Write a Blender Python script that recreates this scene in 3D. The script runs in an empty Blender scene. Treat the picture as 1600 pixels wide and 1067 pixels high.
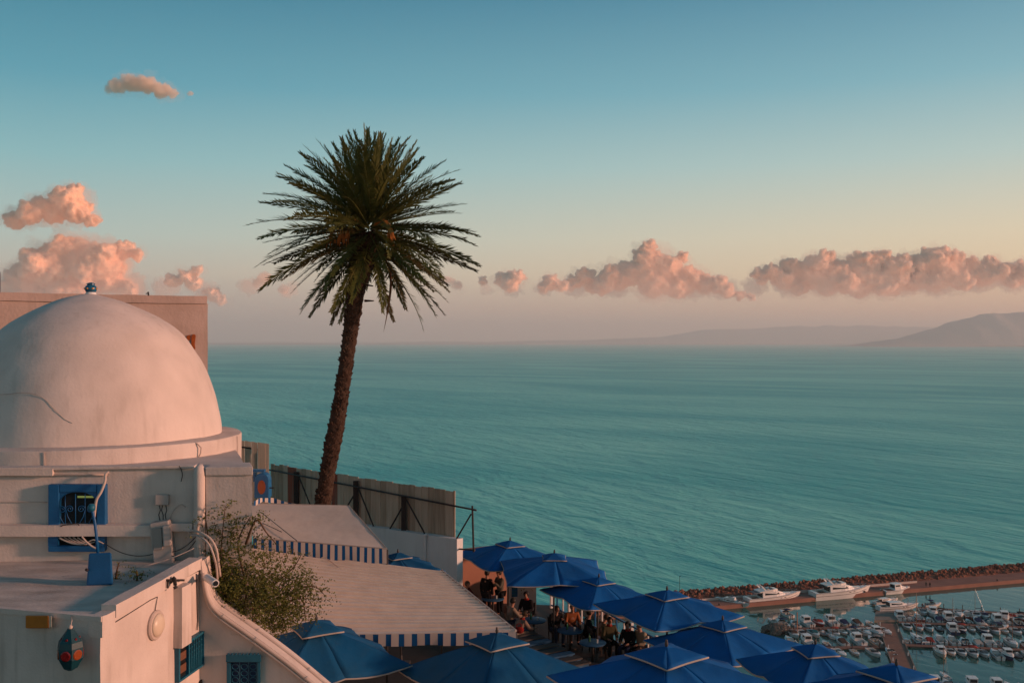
import bpy, bmesh, math, random
from mathutils import Vector, Matrix, noise, Euler
random.seed(11)
SC = bpy.context.scene
C = SC.collection
R = math.radians
PI = math.pi

# ------------------------------------------------------------------ camera, sky, sun, exposure
EYE = 85.0
FPX = 35.0 / 36.0 * 1600.0
cam = bpy.data.cameras.new('camera'); cam.lens = 35.0; cam.sensor_width = 36.0
cam.clip_start = 0.2; cam.clip_end = 200000.0
camo = bpy.data.objects.new('camera', cam); C.objects.link(camo)
camo.location = (0, 0, EYE); camo.rotation_euler = (R(90), 0, 0)
SC.camera = camo

SUN_AZ = Vector((1.0, -0.15))          # towards the sun, seen from above
SUN_EL = R(10.0)
SUN_AZ.normalize()
world = bpy.data.worlds.new('World'); SC.world = world; world.use_nodes = True
nt = world.node_tree; N = nt.nodes; LK = nt.links
bg = N['Background']; bg.inputs['Strength'].default_value = 0.1
sky = N.new('ShaderNodeTexSky'); sky.sky_type = 'NISHITA'; sky.sun_disc = False
sky.sun_elevation = SUN_EL; sky.sun_rotation = math.atan2(SUN_AZ.x, SUN_AZ.y)
sky.air_density = 1.2; sky.dust_density = 2.0; sky.ozone_density = 2.0
tc = N.new('ShaderNodeTexCoord'); sep = N.new('ShaderNodeSeparateXYZ')
LK.new(tc.outputs['Generated'], sep.inputs[0])
def srgb(r, g, b):
    f = lambda c: ((c / 255 + 0.055) / 1.055) ** 2.4 if c > 10 else c / 255 / 12.92
    return (f(r), f(g), f(b), 1.0)
def ramp(stops):
    n = N.new('ShaderNodeValToRGB'); e = n.color_ramp.elements
    while len(e) < len(stops): e.new(0.5)
    for k, (p, c) in enumerate(stops): e[k].position = p; e[k].color = srgb(*c)
    LK.new(sep.outputs['Z'], n.inputs['Fac']); return n
away = ramp([(0.0, (172, 160, 154)), (0.03, (186, 174, 164)), (0.065, (204, 196, 180)), (0.10, (186, 204, 195)), (0.17, (138, 191, 196)), (0.24, (86, 162, 181)), (0.33, (44, 128, 154)), (0.6, (26, 86, 110)), (1.0, (22, 64, 84))])
near = ramp([(0.0, (232, 174, 144)), (0.03, (246, 190, 152)), (0.065, (255, 222, 176)), (0.10, (244, 224, 188)), (0.17, (192, 213, 206)), (0.24, (134, 187, 199)), (0.33, (82, 146, 172)), (0.6, (40, 94, 120)), (1.0, (26, 68, 88))])
dot = N.new('ShaderNodeVectorMath'); dot.operation = 'DOT_PRODUCT'
LK.new(tc.outputs['Generated'], dot.inputs[0]); dot.inputs[1].default_value = (SUN_AZ.x, SUN_AZ.y, 0)
mr = N.new('ShaderNodeMapRange'); mr.inputs[1].default_value = -0.55; mr.inputs[2].default_value = 0.40
LK.new(dot.outputs['Value'], mr.inputs[0])
def mixn(a, b, fac):
    m = N.new('ShaderNodeMix'); m.data_type = 'RGBA'
    if hasattr(fac, 'links'): LK.new(fac, m.inputs['Factor'])
    else: m.inputs['Factor'].default_value = fac
    LK.new(a, m.inputs['A']); LK.new(b, m.inputs['B']); return m.outputs['Result']
grad = mixn(away.outputs[0], near.outputs[0], mr.outputs[0])
sc10 = N.new('ShaderNodeVectorMath'); sc10.operation = 'SCALE'; sc10.inputs['Scale'].default_value = 10.0
LK.new(grad, sc10.inputs[0])
LK.new(mixn(sky.outputs[0], sc10.outputs[0], 0.93), bg.inputs['Color'])

sd = bpy.data.lights.new('sun', 'SUN'); sd.energy = 4.2; sd.angle = R(4.0); sd.color = (1.0, 0.50, 0.335)
so = bpy.data.objects.new('sun', sd); C.objects.link(so)
sv = Vector((SUN_AZ.x * math.cos(SUN_EL), SUN_AZ.y * math.cos(SUN_EL), math.sin(SUN_EL)))
so.rotation_euler = sv.to_track_quat('Z', 'Y').to_euler()
so.location = (60, -20, 120)

SC.render.engine = 'CYCLES'
SC.view_settings.view_transform = 'Standard'; SC.view_settings.look = 'None'
SC.view_settings.exposure = 0.0; SC.view_settings.gamma = 1.0
SC.view_settings.use_curve_mapping = False
cy = SC.cycles
cy.use_denoising = True
cy.max_bounces = 24; cy.diffuse_bounces = 3; cy.glossy_bounces = 3; cy.transmission_bounces = 4
cy.volume_bounces = 24; cy.transparent_max_bounces = 12
cy.sample_clamp_indirect = 4.0

# ------------------------------------------------------------------ helpers
def W(px, py, d):
    """A point of the place, measured from the photograph: column, row, distance ahead."""
    return Vector(((px - 800) * d / FPX, d, EYE - (py - 533.5) * d / FPX))
def S(px, py, z=0.0):
    d = (EYE - z) * FPX / (py - 533.5)
    return Vector(((px - 800) * d / FPX, d, z))

class G:
    def __init__(s): s.v = []; s.f = []; s.m = []
    def add(s, vs, fs, mi=0):
        o = len(s.v); s.v += [Vector(v) for v in vs]
        s.f += [tuple(i + o for i in f) for f in fs]; s.m += [mi] * len(fs); return s
    def hexa(s, b, t, mi=0):
        return s.add(list(b) + list(t), [(3, 2, 1, 0), (4, 5, 6, 7), (0, 1, 5, 4), (1, 2, 6, 5), (2, 3, 7, 6), (3, 0, 4, 7)], mi)
    def box(s, c, d, rz=0.0, mi=0, M=None):
        x, y, z = d[0] / 2, d[1] / 2, d[2] / 2
        if M is None: M = Matrix.Rotation(rz, 3, 'Z')
        p = [Vector(c) + M @ Vector(q) for q in ((-x, -y, -z), (x, -y, -z), (x, y, -z), (-x, y, -z), (-x, -y, z), (x, -y, z), (x, y, z), (-x, y, z))]
        return s.hexa(p[:4], p[4:], mi)
    def beam(s, a, b, w, h=None, mi=0, up=(0, 0, 1)):
        a, b = Vector(a), Vector(b); h = h or w; t = (b - a).normalized(); u = Vector(up)
        if abs(t.dot(u)) > 0.97: u = Vector((0, 1, 0))
        x = t.cross(u).normalized() * w / 2; y = x.cross(t).normalized() * h / 2
        q = [(-1, -1), (1, -1), (1, 1), (-1, 1)]
        return s.hexa([a + x * i + y * j for i, j in q], [b + x * i + y * j for i, j in q], mi)
    def prism(s, poly, ext, mi=0):
        n = len(poly); e = Vector(ext); p = [Vector(q) for q in poly]
        return s.add(p + [q + e for q in p], [tuple(range(n))[::-1], tuple(range(n, 2 * n))] + [(i, (i + 1) % n, n + (i + 1) % n, n + i) for i in range(n)], mi)
    def tube(s, pts, r, n=8, mi=0, cap=True):
        pts = [Vector(p) for p in pts]; k = len(pts)
        rs = list(r) if hasattr(r, '__len__') else [r] * k
        vs = []; x = None
        for i in range(k):
            t = (pts[min(i + 1, k - 1)] - pts[max(i - 1, 0)]).normalized()
            if x is None:
                x = t.cross(Vector((0, 0, 1)))
                if x.length < 0.05: x = t.cross(Vector((0, 1, 0)))
            x = (x - t * x.dot(t)).normalized(); y = t.cross(x)
            for j in range(n):
                a = 2 * PI * j / n; vs.append(pts[i] + (x * math.cos(a) + y * math.sin(a)) * rs[i])
        fs = [(i * n + j, i * n + (j + 1) % n, (i + 1) * n + (j + 1) % n, (i + 1) * n + j) for i in range(k - 1) for j in range(n)]
        if cap: fs += [tuple(range(n))[::-1], tuple(range((k - 1) * n, k * n))]
        return s.add(vs, fs, mi)
    def lathe(s, prof, n=24, c=(0, 0, 0), M=None, mi=0):
        M = M or Matrix.Identity(3); c = Vector(c); vs = []
        for r, z in prof:
            for j in range(n):
                a = 2 * PI * j / n; vs.append(c + M @ Vector((r * math.cos(a), r * math.sin(a), z)))
        k = len(prof)
        fs = [(i * n + j, i * n + (j + 1) % n, (i + 1) * n + (j + 1) % n, (i + 1) * n + j) for i in range(k - 1) for j in range(n)]
        fs += [tuple(range(n))[::-1], tuple(range((k - 1) * n, k * n))]
        return s.add(vs, fs, mi)
    def ball(s, c, r, sub=1, mi=0, jit=0.0, M=None):
        b = bmesh.new(); bmesh.ops.create_icosphere(b, subdivisions=sub, radius=1.0)
        r = r if hasattr(r, '__len__') else (r, r, r); c = Vector(c)
        vs = []
        for v in b.verts:
            p = Vector((v.co.x * r[0], v.co.y * r[1], v.co.z * r[2])) * (1 + random.uniform(-jit, jit))
            vs.append(c + (M @ p if M else p))
        fs = [tuple(v.index for v in f.verts) for f in b.faces]; b.free()
        return s.add(vs, fs, mi)
    def grid(s, fn, nu, nv, mi=0, wrap=False):
        vs = [fn(i, j) for i in range(nu) for j in range(nv)]
        m = nv if wrap else nv - 1
        return s.add(vs, [(i * nv + j, (i + 1) * nv + j, (i + 1) * nv + (j + 1) % nv, i * nv + (j + 1) % nv) for i in range(nu - 1) for j in range(m)], mi)
    def rough(s, cell=0.2, amp=0.012, sc=1.3):
        """hand-laid plaster: split long edges and push the surface about a little"""
        b = bmesh.new(); vv = [b.verts.new(v) for v in s.v]; b.verts.ensure_lookup_table()
        for f in s.f:
            try: b.faces.new([vv[i] for i in f])
            except ValueError: pass
        bmesh.ops.remove_doubles(b, verts=b.verts, dist=1e-5)
        bmesh.ops.triangulate(b, faces=[f for f in b.faces if len(f.verts) > 4])
        for _ in range(6):
            es = [e for e in b.edges if e.calc_length() > cell]
            if not es or len(b.faces) > 30000: break
            bmesh.ops.subdivide_edges(b, edges=es, cuts=1, use_grid_fill=True)
        bmesh.ops.triangulate(b, faces=b.faces)
        for v in b.verts:
            v.co += noise.noise_vector(v.co * sc) * amp + noise.noise_vector(v.co * sc * 3.7) * amp * 0.5
        b.verts.index_update()
        s.v = [v.co.copy() for v in b.verts]; s.f = [tuple(v.index for v in f.verts) for f in b.faces]; s.m = [0] * len(s.f)
        b.free(); return s
    def mesh(s, name, inv=None):
        me = bpy.data.meshes.new(name)
        me.from_pydata([tuple(inv @ v) if inv else tuple(v) for v in s.v], [], s.f)
        if any(s.m): me.polygons.foreach_set('material_index', s.m)
        me.update(); return me

def wm(o):
    m = o.matrix_basis.copy()
    return wm(o.parent) @ m if o.parent else m
def tag(o, label=None, cat=None, group=None, kind=None):
    for k, v in (('label', label), ('category', cat), ('group', group), ('kind', kind)):
        if v: o[k] = v
    return o
def make(name, g, mats, parent=None, smooth=False, bevel=0.0, auto=None, **kw):
    me = g.mesh(name, wm(parent).inverted() if parent else None)
    for m in (mats if isinstance(mats, (list, tuple)) else [mats]): me.materials.append(m)
    o = bpy.data.objects.new(name, me); C.objects.link(o)
    if parent: o.parent = parent
    if smooth: me.polygons.foreach_set('use_smooth', [True] * len(me.polygons))
    if auto is not None: me.polygons.foreach_set('use_smooth', [True] * len(me.polygons)); me.set_sharp_from_angle(angle=R(auto))
    if bevel:
        b = o.modifiers.new('bevel', 'BEVEL'); b.width = bevel; b.segments = 2; b.limit_method = 'ANGLE'; b.angle_limit = R(40)
    return tag(o, **kw)
def thing(name, label, cat, loc=(0, 0, 0), rz=0.0, group=None, kind=None):
    o = bpy.data.objects.new(name, None); C.objects.link(o); o.empty_display_size = 0.2
    o.location = loc; o.rotation_euler = (0, 0, rz)
    o.matrix_basis = Matrix.Translation(loc) @ Matrix.Rotation(rz, 4, 'Z')
    return tag(o, label, cat, group, kind)
def kids(o): return [c for c in C.objects if c.parent is o]
KIDS = {}
def index_kids(o):
    KIDS[o.name] = [c.name for c in C.objects if c.parent is o]
    for n in KIDS[o.name]: index_kids(C.objects[n])
def copy_tree(o, parent=None):
    c = o.copy(); C.objects.link(c); c.parent = parent
    for n in KIDS.get(o.name, []): copy_tree(bpy.data.objects[n], c)
    KIDS[c.name] = [k.name for k in c.children]
    return c
def repaint(o, part, m):
    for c in o.children:
        if c.name.split('.')[0] == part:
            for s in c.material_slots: s.link = 'OBJECT'; s.material = m

MATS = {}
def mat(name, col, rough=0.7, spec=0.3, metal=0.0, col2=None, vs=3.0, var=0.5, bump=0.0, bs=25.0, streak=0.0, scol=(0.25, 0.2, 0.16), transl=0.0, coat=0.0, dist=0.02, stretch=None, emis=0.0):
    if name in MATS: return MATS[name]
    m = bpy.data.materials.new(name); m.use_nodes = True; t = m.node_tree; n = t.nodes; l = t.links
    p = n['Principled BSDF']; p.inputs['Base Color'].default_value = (*col, 1); p.inputs['Roughness'].default_value = rough
    p.inputs['Specular IOR Level'].default_value = spec; p.inputs['Metallic'].default_value = metal; p.inputs['Coat Weight'].default_value = coat
    co = n.new('ShaderNodeTexCoord').outputs['Object']
    if stretch:
        mp = n.new('ShaderNodeMapping'); l.new(co, mp.inputs[0]); mp.inputs['Scale'].default_value = stretch; vec = mp.outputs[0]
    else: vec = co
    last = None
    def mix(a, colb, fac):
        x = n.new('ShaderNodeMix'); x.data_type = 'RGBA'; l.new(fac, x.inputs['Factor'])
        if a is None: x.inputs['A'].default_value = (*col, 1)
        else: l.new(a, x.inputs['A'])
        x.inputs['B'].default_value = (*colb, 1); return x.outputs['Result']
    def nz(scale, v, lo, hi, detail=5.0):
        x = n.new('ShaderNodeTexNoise'); l.new(v, x.inputs['Vector']); x.inputs['Scale'].default_value = scale; x.inputs['Detail'].default_value = detail
        r = n.new('ShaderNodeMapRange'); l.new(x.outputs['Fac'], r.inputs[0]); r.inputs[1].default_value = lo; r.inputs[2].default_value = hi
        return x.outputs['Fac'], r.outputs[0]
    if col2:
        _, f = nz(vs, vec, 0.5 - 0.25 / max(var, 0.1) * 0.6, 0.5 + 0.25 / max(var, 0.1) * 0.6); last = mix(last, col2, f)
    if streak:
        mp2 = n.new('ShaderNodeMapping'); l.new(co, mp2.inputs[0]); mp2.inputs['Scale'].default_value = (7, 7, 0.7)
        _, f = nz(1.0, mp2.outputs[0], 0.52, 0.80); _, f2 = nz(0.7, co, 0.35, 0.7)
        mm = n.new('ShaderNodeMath'); mm.operation = 'MULTIPLY'; l.new(f, mm.inputs[0]); l.new(f2, mm.inputs[1])
        m3 = n.new('ShaderNodeMath'); m3.operation = 'MULTIPLY'; l.new(mm.outputs[0], m3.inputs[0]); m3.inputs[1].default_value = streak
        last = mix(last, scol, m3.outputs[0])
    if last is not None: l.new(last, p.inputs['Base Color'])
    if bump:
        f, _ = nz(bs, vec, 0, 1, 6.0)
        b = n.new('ShaderNodeBump'); b.inputs['Strength'].default_value = bump; b.inputs['Distance'].default_value = dist; l.new(f, b.inputs['Height']); l.new(b.outputs[0], p.inputs['Normal'])
    if transl:
        tr = n.new('ShaderNodeBsdfTranslucent'); tr.inputs[0].default_value = (*col, 1)
        if last is not None: l.new(last, tr.inputs[0])
        ms = n.new('ShaderNodeMixShader'); ms.inputs[0].default_value = transl
        l.new(p.outputs[0], ms.inputs[1]); l.new(tr.outputs[0], ms.inputs[2]); l.new(ms.outputs[0], n['Material Output'].inputs[0])
    MATS[name] = m; return m

plaster = mat('lime_plaster', (0.70, 0.60, 0.545), 0.85, 0.2, col2=(0.54, 0.455, 0.405), vs=1.6, var=0.6, bump=0.35, bs=28, streak=0.75, dist=0.015)
dome_pl = mat('dome_plaster', (0.71, 0.61, 0.555), 0.85, 0.2, col2=(0.60, 0.515, 0.465), vs=1.3, var=0.9, bump=0.26, bs=18, streak=0.42, dist=0.015)
roof_pl = mat('roof_screed', (0.70, 0.60, 0.535), 0.9, 0.15, col2=(0.43, 0.35, 0.30), vs=2.0, var=0.7, bump=0.5, bs=20, dist=0.02, stretch=(0.6, 1.6, 1))
old_pl = mat('old_render', (0.52, 0.39, 0.34), 0.9, 0.15, col2=(0.38, 0.28, 0.235), vs=1.2, var=0.7, bump=0.5, bs=14, streak=0.6, dist=0.02)
white_pl = mat('white_wall_paint', (0.74, 0.74, 0.73), 0.85, 0.2, col2=(0.62, 0.62, 0.61), vs=0.8, bump=0.3, bs=20, streak=0.3)
salmon = mat('salmon_wall_paint', (0.36, 0.17, 0.115), 0.85, 0.2, col2=(0.30, 0.14, 0.095), vs=1.5, bump=0.3, bs=20)
blue_p = mat('blue_gloss_paint', (0.008, 0.115, 0.30), 0.45, 0.4, col2=(0.006, 0.085, 0.22), vs=6, bump=0.15, bs=40)
lant_p = mat('dark_teal_metal', (0.004, 0.055, 0.075), 0.45, 0.4, col2=(0.003, 0.035, 0.05), vs=14)
teal_p = mat('teal_blue_paint', (0.01, 0.13, 0.20), 0.5, 0.4, col2=(0.008, 0.09, 0.15), vs=8, bump=0.15, bs=40)
dark = mat('dark_interior', (0.012, 0.011, 0.012), 0.8, 0.2)
black_m = mat('black_iron', (0.018, 0.016, 0.018), 0.55, 0.4, col2=(0.04, 0.025, 0.02), vs=5)
glass_d = mat('dark_glass', (0.02, 0.025, 0.03), 0.08, 0.5)
conduit = mat('pale_conduit', (0.58, 0.48, 0.42), 0.6, 0.3, col2=(0.46, 0.36, 0.31), vs=4)
cable_d = mat('dark_cable', (0.05, 0.045, 0.045), 0.6, 0.3)
meter_m = mat('grey_meter_plastic', (0.46, 0.41, 0.38), 0.6, 0.3, col2=(0.36, 0.32, 0.30), vs=5, bump=0.1)
amber = mat('amber_plastic', (0.55, 0.20, 0.03), 0.35, 0.4, col2=(0.40, 0.13, 0.02), vs=8)
red_gl = mat('red_glass', (0.16, 0.010, 0.012), 0.2, 0.5)
orange_gl = mat('orange_glass', (0.24, 0.05, 0.012), 0.25, 0.5)
lamp_gl = mat('frosted_lamp_glass', (0.68, 0.55, 0.42), 0.35, 0.4)
canvas = mat('awning_canvas', (0.80, 0.71, 0.62), 0.9, 0.1, col2=(0.66, 0.57, 0.48), vs=0.9, var=0.5, bump=0.25, bs=3.5, transl=0.12, dist=0.05)
stripe_b = mat('stripe_blue_cloth', (0.012, 0.10, 0.27), 0.9, 0.1, transl=0.1)
stripe_w = mat('stripe_white_cloth', (0.64, 0.56, 0.50), 0.9, 0.1, transl=0.1)
slat_m = mat('cream_slat', (0.82, 0.71, 0.61), 0.7, 0.2, col2=(0.70, 0.59, 0.50), vs=2.0, bump=0.15, bs=9)
umb_m = mat('umbrella_cloth', (0.002, 0.14, 0.47), 0.8, 0.2, col2=(0.006, 0.105, 0.32), vs=1.1, var=0.7, bump=0.45, bs=3.2, transl=0.15, dist=0.06, streak=0.30, scol=(0.03, 0.10, 0.24))
umb_old = mat('faded_umbrella_cloth', (0.003, 0.108, 0.275), 0.8, 0.2, col2=(0.012, 0.095, 0.20), vs=1.1, var=0.7, bump=0.45, bs=3.2, transl=0.15, dist=0.06, streak=0.35, scol=(0.05, 0.12, 0.20))
trim_m = mat('white_trim', (0.40, 0.36, 0.32), 0.8, 0.2)
pole_m = mat('umbrella_pole', (0.05, 0.045, 0.045), 0.5, 0.4)
bark = mat('palm_bark', (0.078, 0.052, 0.038), 0.95, 0.1, col2=(0.05, 0.03, 0.022), vs=5, var=0.8, bump=0.8, bs=18, dist=0.05)
frond_m = mat('palm_frond', (0.062, 0.084, 0.020), 0.6, 0.25, col2=(0.12, 0.122, 0.028), vs=1.0, var=0.8, transl=0.2)
frond_o = mat('palm_frond_old', (0.085, 0.072, 0.025), 0.7, 0.2, col2=(0.06, 0.055, 0.02), vs=1.0, transl=0.2)
frond_d = mat('dry_frond', (0.13, 0.075, 0.045), 0.8, 0.1, transl=0.1)
fruit_m = mat('date_stalk', (0.40, 0.16, 0.04), 0.7, 0.2)
plank_a = mat('weathered_plank', (0.52, 0.39, 0.285), 0.9, 0.1, col2=(0.30, 0.215, 0.155), vs=1.0, var=0.6, bump=0.5, bs=8, stretch=(9, 9, 0.6))
plank_b = mat('pale_plank', (0.64, 0.495, 0.375), 0.9, 0.1, col2=(0.44, 0.33, 0.245), vs=1.0, var=0.6, bump=0.5, bs=8, stretch=(9, 9, 0.6))
plank_r = mat('rusty_plank', (0.36, 0.06, 0.03), 0.9, 0.1, col2=(0.26, 0.15, 0.11), vs=1.4, var=0.6, bump=0.5, bs=8, stretch=(7, 7, 0.8))
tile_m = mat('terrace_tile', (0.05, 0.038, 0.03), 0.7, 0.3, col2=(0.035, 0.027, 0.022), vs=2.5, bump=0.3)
earth = mat('hillside_earth', (0.13, 0.10, 0.065), 0.95, 0.1, col2=(0.05, 0.055, 0.025), vs=0.15, var=0.7, bump=0.6, bs=0.8, dist=0.5)

# ------------------------------------------------------------------ sea, land, far coast
def water_mat(name, col, rough, big, small, spec, col2):
    m = bpy.data.materials.new(name); m.use_nodes = True; t = m.node_tree; n = t.nodes; l = t.links
    p = n['Principled BSDF']; p.inputs['Roughness'].default_value = rough; p.inputs['Specular IOR Level'].default_value = spec; p.inputs['IOR'].default_value = 1.33
    co = n.new('ShaderNodeTexCoord').outputs['Object']
    def nz(scale, sx, sy, rot, det=3.0, d=0.0):
        mp = n.new('ShaderNodeMapping'); mp.vector_type = 'TEXTURE'; l.new(co, mp.inputs[0]); mp.inputs['Scale'].default_value = (1 / sx, 1 / sy, 1); mp.inputs['Rotation'].default_value = (0, 0, R(rot))
        x = n.new('ShaderNodeTexNoise'); l.new(mp.outputs[0], x.inputs['Vector']); x.inputs['Scale'].default_value = scale; x.inputs['Detail'].default_value = det; x.inputs['Distortion'].default_value = d
        return x.outputs['Fac']
    a = nz(0.062, 0.32, 1.0, -56, 5, 0.4); b = nz(0.28, 0.45, 1.0, -48, 4, 0.4); c = nz(0.0045, 0.35, 1.0, -38, 5, 0.8)
    mx = n.new('ShaderNodeMix'); mx.data_type = 'RGBA'; mx.inputs['A'].default_value = (*col, 1); mx.inputs['B'].default_value = (*col2, 1)
    r = n.new('ShaderNodeMapRange'); l.new(c, r.inputs[0]); r.inputs[1].default_value = 0.38; r.inputs[2].default_value = 0.64; l.new(r.outputs[0], mx.inputs['Factor'])
    l.new(mx.outputs['Result'], p.inputs['Base Color'])
    b1 = n.new('ShaderNodeBump'); b1.inputs['Strength'].default_value = 1.0; b1.inputs['Distance'].default_value = big; l.new(a, b1.inputs['Height'])
    b2 = n.new('ShaderNodeBump'); b2.inputs['Strength'].default_value = 1.0; b2.inputs['Distance'].default_value = small; l.new(b, b2.inputs['Height']); l.new(b1.outputs[0], b2.inputs['Normal'])
    l.new(b2.outputs[0], p.inputs['Normal'])
    return m
sea_m = water_mat('open_sea_water', (0.04, 0.52, 0.475), 0.4, 2.7, 0.8, 0.14, (0.20, 0.72, 0.60))
harb_m = water_mat('harbour_water', (0.018, 0.105, 0.088), 0.06, 0.10, 0.07, 0.5, (0.026, 0.13, 0.105))

g = G(); ys = [-900, 0, 150, 240, 320, 420, 600, 900, 1500, 3000, 6000, 12000, 20000, 28000]
g.grid(lambda i, j: Vector((-19000 + 38000 * j / 12, ys[i], 0)), len(ys), 13)
make('sea', g, sea_m, kind='structure')
# calmer water behind the breakwater, a sheet just above the open sea
bwL = lambda x: Vector((x, 316 + (x - 67) * 0.308, 0))        # quay edge of the breakwater
g = G(); g.add([(-60, 175, 0.02), (300, 175, 0.02), (300, bwL(300).y + 4, 0.02), (-60, bwL(-60).y + 4, 0.02)], [(0, 1, 2, 3)])
make('harbour_water', g, harb_m, kind='structure')

def hill_z(x, y):
    e = 41.5 if x < 2.5 else max(16.5, 41.5 - (x - 2.5) * 2.55)
    if y < -14: z = 76.5 + min(4, (-14 - y) * 0.3) + 3 * noise.noise(Vector((x * .05, y * .05, 3)))
    elif y < 9: z = 76.5
    elif y < e: z = 74.2
    else:
        t = y - e; z = 74.2 - t * 1.05 - min(t, 8) * 0.5
    z = max(z, -4.0)
    if y > e: z += (noise.noise(Vector((x * .06, y * .06, 1))) * 3.0) * min(1, (y - e) / 12) * (1 if z > 2 else 0.2)
    return z
g = G(); yy = [-150, -130, -110, -90, -75, -60, -48, -36, -26, -18, -14, -6, 0, 6, 8.9, 9.1, 12, 16, 20, 24, 28, 32, 36, 40] + [42 + i * 3.5 for i in range(34)]
g.grid(lambda i, j: Vector((-80 + j * 3.5, yy[i], hill_z(-80 + j * 3.5, yy[i]))), len(yy), 60)
make('hillside', g, earth, smooth=True, kind='structure')

hill_m = mat('far_hill_scrub', (0.52, 0.43, 0.39), 0.95, 0.05, col2=(0.44, 0.37, 0.33), vs=0.001, bump=0.5, bs=0.004, dist=60)  # paled towards the haze colour, so some of the distance fade is painted in
def ridge(name, y0, y1, prof, seed, label=None):
    nx, ny = 240, 14; x0, x1 = prof[0][0], prof[-1][0]
    def pz(x):
        for (a, za), (b, zb) in zip(prof, prof[1:]):
            if a <= x <= b:
                t = (x - a) / (b - a); t = t * t * (3 - 2 * t); return za + (zb - za) * t
        return 0
    def fn(i, j):
        v = i / (ny - 1); x = x0 + (x1 - x0) * j / (nx - 1); y = y0 + (y1 - y0) * v
        h = pz(x) * math.sin(PI * min(1, v * 1.0) ** 0.9)
        nn = noise.fractal(Vector((x * .0006, y * .0009, seed)), 1.0, 2.0, 5)
        return Vector((x, y, max(-2.0, 2 + h * (1 + 0.22 * nn) + 12 * nn)))
    g = G(); g.grid(fn, ny, nx); make(name, g, hill_m, smooth=True, kind='structure')
k = 27500 / FPX
def pxs(l, d): return [((px - 800) * d / FPX, max(0, (533.5 - py) * d / FPX + EYE)) for px, py in l]
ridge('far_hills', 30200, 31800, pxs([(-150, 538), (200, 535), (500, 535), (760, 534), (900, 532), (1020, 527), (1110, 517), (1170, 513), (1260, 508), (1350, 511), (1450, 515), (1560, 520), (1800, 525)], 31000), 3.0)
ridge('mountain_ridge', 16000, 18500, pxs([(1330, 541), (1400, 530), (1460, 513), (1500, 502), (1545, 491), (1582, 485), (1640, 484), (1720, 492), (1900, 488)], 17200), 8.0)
g = G(); g.grid(lambda i, j: Vector((-19000 + 38000 * j / 160, [27300 + 250 * noise.noise(Vector((j * .17, 0, 0))), 28200, 30600, 32000][i], [0.6, 7, 14, 10][i])), 4, 161)
make('coastal_plain', g, mat('coastal_scrub', (0.16, 0.12, 0.09), 0.95, 0.05, col2=(0.10, 0.09, 0.06), vs=0.002), smooth=True, kind='structure')
g = G(); rr = random.Random(4)
for i in range(420):
    if i < 150: px = rr.gauss(852, 12)
    else: px = rr.uniform(560, 1600)
    d = rr.uniform(27600, 28300); hh = rr.uniform(8, 20) if i < 150 else rr.uniform(5, 11)
    g.box(((px - 800) * d / FPX, d, 7 + hh / 2), (rr.uniform(18, 60), 20, hh), 0.3)
make('coastal_town', g, mat('far_town_walls', (0.78, 0.74, 0.70), 0.8, 0.2), kind='stuff', label='pale sunlit houses strung along the far shore at the horizon', cat='town')

# a lone sail on the horizon
t = thing('sailing_boat', 'tiny lone white sail far out at the horizon', 'sailing boat', (0, 0, 0))
p0 = S(1215, 541.5); g = G()
g.add([p0 + Vector(q) for q in ((-14, 0, 0), (14, 0, 0), (18, 0, 3), (-14, 0, 3), (-14, 4, 0), (14, 4, 0), (18, 4, 3), (-14, 4, 3))], [(0, 1, 2, 3), (7, 6, 5, 4), (3, 2, 6, 7), (1, 5, 6, 2), (0, 3, 7, 4)])
make('hull', g, white_pl, t)
g = G(); g.prism([p0 + Vector(q) for q in ((-10, 1.5, 4), (10, 1.5, 4), (2, 1.5, 30))], (0, 0.8, 0)); make('sail', g, white_pl, t)

# ------------------------------------------------------------------ clouds, well beyond and above the haze
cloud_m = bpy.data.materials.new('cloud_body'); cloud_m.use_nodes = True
n = cloud_m.node_tree.nodes; n['Principled BSDF'].inputs['Base Color'].default_value = (0.98, 0.80, 0.68, 1)  # sunset light painted into the core colour; the cloud itself is white
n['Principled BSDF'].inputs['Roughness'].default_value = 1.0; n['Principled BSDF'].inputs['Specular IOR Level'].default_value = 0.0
def mist_mat(name, dens, col=(1, 0.895, 0.80)):  # default vapour colour also carries painted sunset warmth
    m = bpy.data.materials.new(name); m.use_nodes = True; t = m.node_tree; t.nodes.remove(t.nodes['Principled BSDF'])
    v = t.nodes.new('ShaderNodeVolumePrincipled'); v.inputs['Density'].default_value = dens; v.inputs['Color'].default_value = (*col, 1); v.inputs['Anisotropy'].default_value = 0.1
    t.links.new(v.outputs[0], t.nodes['Material Output'].inputs['Volume']); return m
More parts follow.
